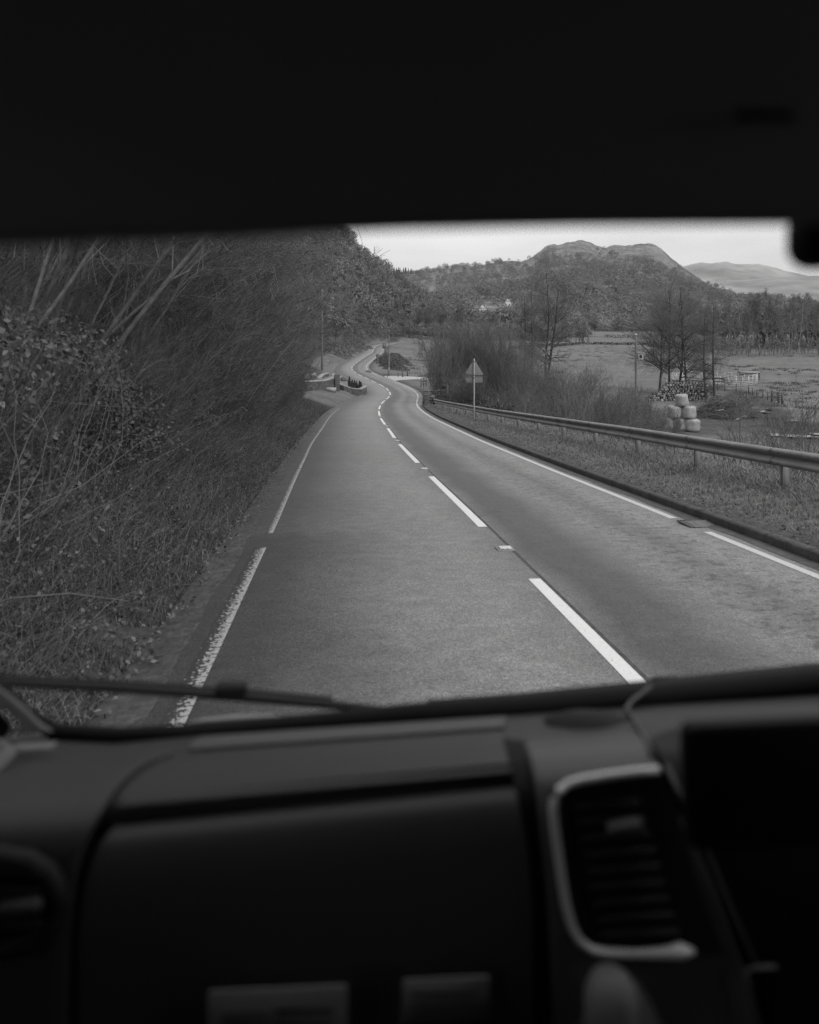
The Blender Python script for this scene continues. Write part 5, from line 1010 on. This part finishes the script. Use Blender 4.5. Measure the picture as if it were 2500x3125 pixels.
# ---------------------------------------------------------------- the van we sit in: cab interior round the camera, plain shell outside
K_ = 2500 / 1725.0; YAW = math.radians(5.5)
VR = np.array([math.cos(YAW), math.sin(YAW), 0]); VF = np.array([-math.sin(YAW), math.cos(YAW), 0])
def C(x, y, z): return VR * x + VF * y + np.array([0, 0, z])          # cab frame: right, forward, height
def D(u, v, d):                                                        # a point of the cab given by photo pixel (1725-wide) and distance
    u, v = u * K_, v * K_; return P(u, v, d * (1 + (u - UC) / F * .096))
van = empty('camper_van', (0.3, 0, 0.1), 'dark van cab around the viewer, with dashboard, windscreen and sun visor', 'van')
def cbox(name, x0, x1, y0, y1, z0, z1, m, parent=van, bevel=None):
    mb = MB(); p = np.array([C(x, y, z) for z in (z0, z1) for x, y in ((x0, y0), (x1, y0), (x1, y1), (x0, y1))]); mb.add(p, BOXF); return mb.build(name, m, parent=parent, bevel=bevel)
def panel(name, rows, m, parent=van, cols=14, thick=.012, sub=2, edge=True):
    G = []
    for uL, vL, uR, vR, d in rows: G.append([D(uL + (uR - uL) * t, vL + (vR - vL) * t, d) for t in np.linspace(0, 1, cols)])
    G = np.array(G); r = len(G); t = np.linspace(0, r - 1, (r - 1) * 4 + 1)
    # smooth the rows (Catmull-Rom)
    pad = np.concatenate([2 * G[:1] - G[1:2], G, 2 * G[-1:] - G[-2:-1]]); i = np.minimum(t.astype(int), r - 2); f_ = (t - i)[:, None, None]
    p0, p1, p2, p3 = pad[i], pad[i + 1], pad[i + 2], pad[i + 3]
    G = .5 * (2 * p1 + (p2 - p0) * f_ + (2 * p0 - 5 * p1 + 4 * p2 - p3) * f_ ** 2 + (3 * p1 - p0 - 3 * p2 + p3) * f_ ** 3)
    mb = MB(); grid(mb, G, flip=True); o = mb.build(name, m, parent=parent, smooth=True)
    if thick:
        s_ = o.modifiers.new('solid', 'SOLIDIFY'); s_.thickness = thick; s_.offset = -1
        b = o.modifiers.new('bevel', 'BEVEL'); b.width = .005; b.segments = 3; b.limit_method = 'ANGLE'; b.angle_limit = math.radians(50)
    return o
m_shelf = mat('pale shelf plastic', .085, rough=.5, spec=.35)  # shelf plastic, lighter than the panels around it
# dashboard carcass, then the panels fitted into it
base = [(-500, 1588, 2300, 1392, 1.17), (-500, 1600, 2300, 1408, 1.13), (-500, 1640, 2300, 1440, 1.02), (-500, 1668, 2300, 1472, .96), (-500, 1735, 2300, 1555, .885), (-500, 1815, 2300, 1620, .875), (-500, 1900, 2300, 1720, .86), (-500, 2100, 2300, 1950, .845), (-500, 2600, 2300, 2500, .84)]
panel('dashboard', base, m_dash, cols=30, thick=0)
panel('dash_shelf', [(396, 1573, 1062, 1527, 1.0), (404, 1560, 1064, 1515, 1.04), (420, 1550, 1068, 1506, 1.08)][::-1], m_shelf, thick=.006)
panel('console_gap', [(1058, 1536, 1096, 1540, 1.0), (1066, 1590, 1110, 1585, .908), (1080, 1640, 1124, 1640, .866), (1090, 1700, 1138, 1700, .846), (1102, 1800, 1148, 1800, .838), (1122, 2000, 1166, 2000, .828), (1130, 2300, 1180, 2300, .826)], m_rubber, cols=6, thick=.003)
panel('storage_lid', [(402, 1584, 1052, 1539, .985), (335, 1603, 1060, 1560, .945), (285, 1643, 1068, 1590, .905), (255, 1686, 1076, 1616, .875), (248, 1704, 1080, 1628, .868), (246, 1710, 1081, 1633, .875)], m_dash)
panel('glovebox', [(236, 1738, 1086, 1654, .872), (232, 1744, 1087, 1660, .858), (210, 1776, 1093, 1690, .842), (188, 1832, 1104, 1745, .832), (170, 1900, 1116, 1822, .826), (161, 2000, 1124, 1950, .822), (158, 2300, 1130, 2300, .82)], m_dash)
panel('side_pod', [(-450, 1650, 372, 1578, .99), (-450, 1672, 302, 1606, .95), (-450, 1700, 250, 1650, .9), (-450, 1740, 216, 1700, .86), (-450, 1800, 184, 1764, .835), (-450, 1900, 158, 1860, .826), (-450, 2050, 146, 2000, .822), (-450, 2300, 140, 2300, .82)], m_dash)
panel('centre_console', [(1094, 1543, 1338, 1525, 1.0), (1100, 1560, 1350, 1543, .95), (1108, 1582, 1362, 1566, .905), (1118, 1612, 1378, 1596, .872), (1128, 1650, 1392, 1632, .848), (1138, 1720, 1424, 1700, .83), (1148, 1820, 1474, 1800, .82), (1160, 1950, 1534, 1940, .812), (1176, 2300, 1650, 2300, .805)], m_dash2)
panel('console_side', [(1352, 1520, 1440, 1512, 1.0), (1372, 1560, 1460, 1548, .93), (1392, 1598, 1900, 1560, .88), (1430, 1690, 2300, 1640, .84), (1490, 1816, 2300, 1780, .825), (1560, 1970, 2300, 1950, .815), (1680, 2300, 2300, 2300, .81)], m_screen)
# seams catching a little light
mb = MB(); tube(mb, [D(u, v, d) for u, v, d in ((1402, 1608, .85), (1440, 1690, .82), (1500, 1820, .808), (1560, 1960, .80), (1590, 2030, .797))], .003, 6); mb.build('seam', m_dash2, parent=van)
mb = MB(); tube(mb, [D(u, v, .79) for u, v in ((1570, 2044), (1600, 2038), (1636, 2036))], .003, 6); tube(mb, [D(u, v, .79) for u, v in ((1570, 2044), (1580, 2090), (1600, 2160))], .003, 6); mb.build('switch_panel_edge', m_dash2, parent=van)
m_slat = mat('vent slat plastic', .025, rough=.5, spec=.3)
# centre vent
vent = empty('air_vent', D(1300, 1800, .82)); vent.parent = van; vent.location = np.array(vent.location) - np.array(van.location)
def vent_grid(name, pts_l, pts_r, d, m, parent): 
    rows = [(a[0], a[1], b[0], b[1], d) for a, b in zip(pts_l, pts_r)]; return panel(name, rows, m, parent, cols=6, thick=.004)
vent_grid('recess', [(1185, 1650), (1180, 1720), (1196, 1850), (1225, 1985), (1250, 2005)], [(1398, 1630), (1424, 1700), (1466, 1850), (1520, 2000), (1530, 2004)], .803, m_rubber, vent)
bez = [(1388, 1621), (1340, 1625), (1280, 1633), (1225, 1642), (1198, 1650), (1178, 1664), (1166, 1684), (1164, 1706), (1170, 1760), (1180, 1830), (1192, 1905), (1206, 1955), (1222, 1982), (1246, 1999), (1280, 2006), (1340, 2008), (1400, 2006), (1436, 2002), (1462, 2004)]
mb = MB(); tube(mb, [D(u, v, .79) for u, v in bez], np.array([.0043] * (len(bez) - 4) + [.004, .0055, .008, .003]), 12); mb.build('bezel', m_chrome, parent=vent, smooth=True)
for i in range(9):
    v = 1688 + i * 34; u0_ = 1208 + i * 7; u1_ = 1350 + i * 10; mb = MB(); a = [D(u0_, v + 5, .792), D(u1_, v - 6, .792)]; a2 = [D(u0_, v + 16, .80), D(u1_, v + 5, .80)]
    mb.add(np.array([a[0], a[1], a2[1], a2[0]] + [q + np.array([0, 0, -.0035]) for q in (a[0], a[1], a2[1], a2[0])]), BOXF); mb.build('slat', m_slat, parent=vent)
mb = MB(); q = D(1315, 1742, .78); box(mb, q, (.038, .014, .013), YAW, -.12); mb.build('slide_tab', m_dash2, parent=vent, bevel=.004)
# left vent
lv = empty('air_vent', D(60, 1850, .82)); lv.parent = van; lv.location = np.array(lv.location) - np.array(van.location)
mb = MB(); tube(mb, [D(u, v, .812) for u, v in ((-120, 1800), (0, 1806), (60, 1816), (100, 1838), (118, 1872), (120, 1900), (112, 1940), (80, 1980), (0, 2000), (-120, 2004))], .011, 10); mb.build('bezel', m_black, parent=lv, smooth=True)
panel('recess', [(-120, 1808, 40, 1815, .815), (-120, 1850, 104, 1850, .815), (-120, 1920, 112, 1920, .815), (-120, 1990, 60, 1985, .815)], m_rubber, lv, cols=6, thick=.003)
for i in range(4): mb = MB(); v = 1840 + i * 36; tube(mb, [D(-120, v + 4, .805), D(92, v - 4, .805)], .004, 6); mb.build('slat', m_black, parent=lv)
mb = MB(); box(mb, D(42, 1910, .795), (.042, .014, .013), YAW, -.05); mb.build('slide_tab', m_dash, parent=lv, bevel=.004)
# tablet-like centre screen
def rrect(x0, x1, z0, z1, r, n=6):
    pts = []
    for cx_, cz_, a in ((x1 - r, z1 - r, 0), (x0 + r, z1 - r, 90), (x0 + r, z0 + r, 180), (x1 - r, z0 + r, 270)):
        for t in np.linspace(0, 90, n): pts.append((cx_ + r * math.cos(math.radians(a + t)), cz_ + r * math.sin(math.radians(a + t))))
    return pts
def slab(name, corners_uv, d, r, thick, m, parent, bevel=.004):
    o_, ux, uz = (D(*c, d) for c in corners_uv); ex = ux - o_; ez = uz - o_; w, h = np.linalg.norm(ex), np.linalg.norm(ez); ex /= w; ez /= h
    pts = [o_ + ex * x + ez * z for x, z in rrect(0, w, 0, h, r)]; n = np.cross(ex, ez); mb = MB(); prism(mb, np.array(pts), thick, -n); return mb.build(name, m, parent=parent, bevel=bevel)
scr = slab('screen', [(1456, 1800), (2300, 1745), (1444, 1534)], .66, .012, .018, m_screen, van)
# windscreen, seals, wipers
gl = []
for t in np.linspace(0, 1, 10):
    row = []
    for s_ in np.linspace(0, 1, 16):
        x = -.66 + 2.06 * s_; bow = .10 * (1 - ((x - .37) / 1.03) ** 2); zb_, zt_ = 1.50 + .03 * (x - .0), 2.34; yb, yt = 1.11 + bow, .60 + bow * .8
        row.append(C(x, yb + (yt - yb) * t + .02 * math.sin(math.pi * t), zb_ + (zt_ - zb_) * t))
    gl.append(row)
mb = MB(); grid(mb, np.array(gl)); mb.build('windscreen', m_glass, parent=van, smooth=True)
seal = [(-160, 1330, 1.1), (-60, 1400, 1.1), (0, 1444, 1.11), (40, 1486, 1.12), (80, 1520, 1.13), (120, 1537, 1.14), (250, 1543, 1.15), (400, 1538, 1.16), (640, 1519, 1.16), (860, 1500, 1.16), (1100, 1487, 1.16), (1400, 1463, 1.16), (1725, 1430, 1.15), (2000, 1400, 1.13)]
mb = MB(); tube(mb, [D(a, b + 5 * (a > 90), c_ - .06 * (a > 130)) for a, b, c_ in seal], np.array([.006, .006, .006, .007, .009, .010, .009, .010, .011, .013, .015, .016, .016, .016]) * 1.15, 10); mb.build('windscreen_seal', m_rubber, parent=van, smooth=True)
mb = MB(); tube(mb, [D(u, v, 1.17) for u, v in ((560, 1528), (760, 1508), (900, 1494), (1150, 1474), (1400, 1452), (1725, 1418), (2000, 1392))], [.004, .009, .011, .012, .013, .014, .014], 10); mb.build('scuttle_panel', m_black, parent=van, smooth=True)
mb = MB(); tube(mb, [D(u, v, 1.32) for u, v in ((392, 1524), (430, 1517), (500, 1512), (570, 1509), (590, 1509))], [.001, .004, .005, .004, .001], 8); mb.build('cowl_highlight', m_trim, parent=van, smooth=True)  # bright highlight along the cowl, put in as a pale tube
def wiper(pts, d, r, block):
    w = empty('wiper', D(*pts[0], d)); w.parent = van; w.location = np.array(w.location) - np.array(van.location)
    mb = MB(); tube(mb, [D(u, v, d) for u, v in pts], r, 8); mb.build('arm', m_black, parent=w, smooth=True)
    mb = MB(); tube(mb, [D(u, v - 11, d + .01) for u, v in pts[:-1]], r[:-1] * .6, 6); mb.build('blade', m_rubber, parent=w, smooth=True)
    mb = MB(); q = D(*block, d - .002); box(mb, q, (.05, .02, .018), YAW); mb.build('joint', m_black, parent=w, bevel=.005)
wiper([(-40, 1432), (20, 1437), (250, 1449), (500, 1466), (700, 1484), (830, 1497)], 1.24, np.array([.005, .0065, .0075, .008, .007, .005]), (488, 1449))
wiper([(900, 1490), (1100, 1476), (1400, 1448), (1725, 1414), (1950, 1392)], 1.2, np.array([.006, .008, .01, .011, .011]), (1405, 1438))
# pillar trim at the left
panel('pillar_trim', [(-150, 1390, -120, 1330, 1.06), (-70, 1440, -60, 1396, 1.07), (0, 1486, 0, 1451, 1.08), (34, 1518, 50, 1493, 1.08), (40, 1529, 84, 1525, 1.08), (26, 1547, 112, 1543, 1.08)], m_trim, cols=6, thick=.006)
panel('door_trim', [(-160, 1500, -140, 1480, 1.0), (-160, 1590, 6, 1563, .99), (-160, 1640, 32, 1583, .98), (-160, 1700, -40, 1660, .95)], m_trim, cols=6, thick=.006)
panel('door_seal', [(-160, 1420, -120, 1400, 1.075), (-100, 1470, -20, 1487, 1.085), (-60, 1520, 22, 1527, 1.085), (-60, 1556, 10, 1556, 1.085)], m_rubber, cols=6, thick=.004)
panel('dash_end_cap', [(24, 1566, 124, 1560, 1.03), (40, 1580, 110, 1576, 1.02)], m_trim, cols=5, thick=.004)
# sun visor and headlining
vz = []
for u, v in ((-500, 756), (-200, 742), (0, 732), (360, 719), (724, 705), (1000, 691), (1246, 681), (1739, 671), (2100, 668), (2480, 666), (3000, 668)):
    p = P(u, v, .44 * (1 + (u - UC) / F * .096)); vz.append([p + np.array([0, dy, dz - .0045]) for dy, dz in ((.016, .30), (.016, .02), (.012, .008), (.004, .001), (-.004, .001), (-.012, .008), (-.018, .03), (-.10, .30))])
mb = MB(); grid(mb, np.array(vz).transpose(1, 0, 2)); mb.build('sun_visor', m_visor, parent=van, smooth=True)
mb = MB(); q = D(1610, 243, .40); box(mb, q, (.034, .006, .006), YAW); mb.build('visor_clip', m_rubber, parent=van, bevel=.002)
slab('mirror', [(1702, 564), (2300, 552), (1702, 430)], .48, .016, .03, m_rubber, van, .006)
cbox('roof', -.66, 1.40, -3.3, .62, 2.44, 2.50, m_body); cbox('headlining', -.62, 1.36, -3.26, .58, 2.40, 2.435, m_visor)
# shell of the van round the cab
for sx in (-.66, 1.40):
    x0, x1 = (sx - .04, sx) if sx < 0 else (sx, sx + .04)
    cbox('side_panel', x0, x1, -3.3, -.5, .62, 2.50, m_body); dr = cbox('door', x0, x1, -.49, 1.02, .62, 1.52, m_body)
    cbox('handle', x0 - .02 if sx < 0 else x1 - .002, x0 + .002 if sx < 0 else x1 + .02, -.35, -.15, 1.4, 1.44, m_black, dr)
    mb = MB(); a = .0; xx = (x0 + x1) / 2; mb.add([C(xx - .003, -.44, 1.52), C(xx - .003, 1.0, 1.52), C(xx - .003, .55, 2.38), C(xx - .003, -.44, 2.38), C(xx + .003, -.44, 1.52), C(xx + .003, 1.0, 1.52), C(xx + .003, .55, 2.38), C(xx + .003, -.44, 2.38)], BOXF); mb.build('side_window', m_glass, parent=van)
    mb = MB(); tube(mb, [C(sx + (.02 if sx < 0 else -.02), 1.08, 1.50), C(sx + (.02 if sx < 0 else -.02), .58, 2.42)], .035, 8); mb.build('pillar', m_body, parent=van, smooth=True)
cbox('rear_door', -.66, 1.40, -3.34, -3.30, .62, 2.5, m_body); cbox('floor_pan', -.66, 1.40, -3.3, 1.05, .56, .62, m_black); cbox('bulkhead', -.62, 1.36, 1.02, 1.06, .62, 1.42, m_black)
mb = MB(); fr = [[C(x, y + .08 * (1 - ((x - .37) / 1.03) ** 2), z) for x in np.linspace(-.68, 1.42, 12)] for y, z in ((1.16, 1.40), (1.30, 1.33), (1.75, 1.08), (1.95, .92), (2.02, .75), (2.04, .45), (1.9, .35))]; grid(mb, np.array(fr)); mb.build('bonnet', m_body, parent=van, smooth=True)
for x in (-.52, 1.26):
    for y in (-2.3, 1.45):
        p = C(x, y, 0); zr_ = float(np.interp(p[1], CL[:480, 1], CL[:480, 2])) + .02; r = .34
        tmb = MB(); lathe(tmb, [(.2, -.1), (.3, -.11), (r, -.08), (r, .08), (.3, .11), (.2, .1)], (0, 0, 0), 'x', 24); w_ = tmb.build('wheel', m_rubber, parent=van, smooth=True); w_.location = np.array([p[0], p[1], zr_ + r]) - np.array(van.location); w_.rotation_euler = (0, 0, YAW)
        tmb = MB(); lathe(tmb, [(0, -.06), (.2, -.08), (.2, .08), (0, .06)], (0, 0, 0), 'x', 20); tmb.build('rim', m_galv, smooth=True).parent = w_
# clutter: cable and a folded dark cloth on the dash top, cards in the shelf, gear knob
mb = MB(); pts = [(D(1372, 1446, 1.10)), D(1330, 1478, 1.07), D(1318, 1494, 1.04), D(1332, 1512, 1.0), D(1352, 1546, .94), D(1372, 1590, .875)]; tube(mb, pts, .0035, 6); o = mb.build('charging_cable', m_dash2, smooth=True); tag(o, 'thin charging cable looping over the dashboard beside the centre vent', 'cable')
mb = MB(); q = D(1238, 1517, 1.0); rg_ = np.random.default_rng(3); th = np.linspace(0, 2 * math.pi, 26); G = [[q + np.array([math.cos(a) * .058 * r * (1 + .1 * math.sin(3 * a)), math.sin(a) * .032 * r, .014 * (1 - r ** 2.5) - .004]) for a in th] for r in (1, .9, .7, .45, .2, .001)]; grid(mb, np.array(G)); G2 = [[q + np.array([math.cos(a) * .058 * r * (1 + .1 * math.sin(3 * a)), math.sin(a) * .032 * r, -.004]) for a in th] for r in (.001, 1)]; grid(mb, np.array(G2)); o = mb.build('glove', m_black, smooth=True); tag(o, 'dark rounded pouch lying on the dashboard top under the windscreen', 'pouch')
def card(name, label, u0_, u1_, v0_, v1_, d, marks, dv=0):
    o_ = empty(name, D((u0_ + u1_) / 2, v1_, d), label, 'card'); slab('sheet', [(u0_, v1_ + dv), (u1_, v1_), (u0_, v0_ + dv)], d, .004, .003, m_card, o_, None).parent = o_
    for a, b, c_, e in marks: slab('print', [(u0_ + (u1_ - u0_) * a, v0_ + dv * .6 + (v1_ - v0_) * e), (u0_ + (u1_ - u0_) * b, v0_ + dv * .6 + (v1_ - v0_) * e - 3), (u0_ + (u1_ - u0_) * a, v0_ + dv * .6 + (v1_ - v0_) * c_)], d - .004, .002, .001, m_print, o_, None)
    return o_
card('info_card', 'larger pale card standing in the footwell shelf below the glovebox', 438, 732, 2074, 2230, .78, [(.1, .42, .3, .62), (.5, .9, .25, .35), (.5, .9, .42, .5)], 16)
card('info_card', 'smaller pale card right of the larger one below the glovebox', 848, 1032, 2056, 2150, .79, [(.1, .85, .28, .4), (.1, .8, .52, .62)], 10)
gk = empty('gear_lever', D(1290, 2150, .74)); gk.parent = van; gk.location = np.array(gk.location) - np.array(van.location)
q = D(1288, 2122, .72); mb = MB(); lathe(mb, [(.001, .036), (.012, .034), (.021, .026), (.026, .012), (.0265, -.005), (.024, -.03), (.018, -.06), (.014, -.08)], q, 'z', 20); mb.build('knob', m_knob, parent=gk, smooth=True)
mb = MB(); q = D(1312, 2180, .74); lathe(mb, [(.012, .06), (.03, .03), (.05, -.02), (.075, -.09), (.08, -.12)], q, 'z', 18); mb.build('gaiter', m_dash, parent=gk, smooth=True)

# ---------------------------------------------------------------- the moist air of the valley
hm = bpy.data.materials.new('moist air'); hm.use_nodes = True; ht_ = hm.node_tree; ht_.nodes.clear()
pv = N(ht_, 'ShaderNodeVolumePrincipled'); pv.inputs['Color'].default_value = (.95, .95, .95, 1); pv.inputs['Density'].default_value = 7.5e-5; pv.inputs['Anisotropy'].default_value = 0.2
ho = N(ht_, 'ShaderNodeOutputMaterial'); ht_.links.new(pv.outputs[0], ho.inputs['Volume'])
mb = MB(); box(mb, (0, 3700, 330), (9000, 8000, 1000)); hz_ = mb.build('haze', hm); hz_['kind'] = 'stuff'
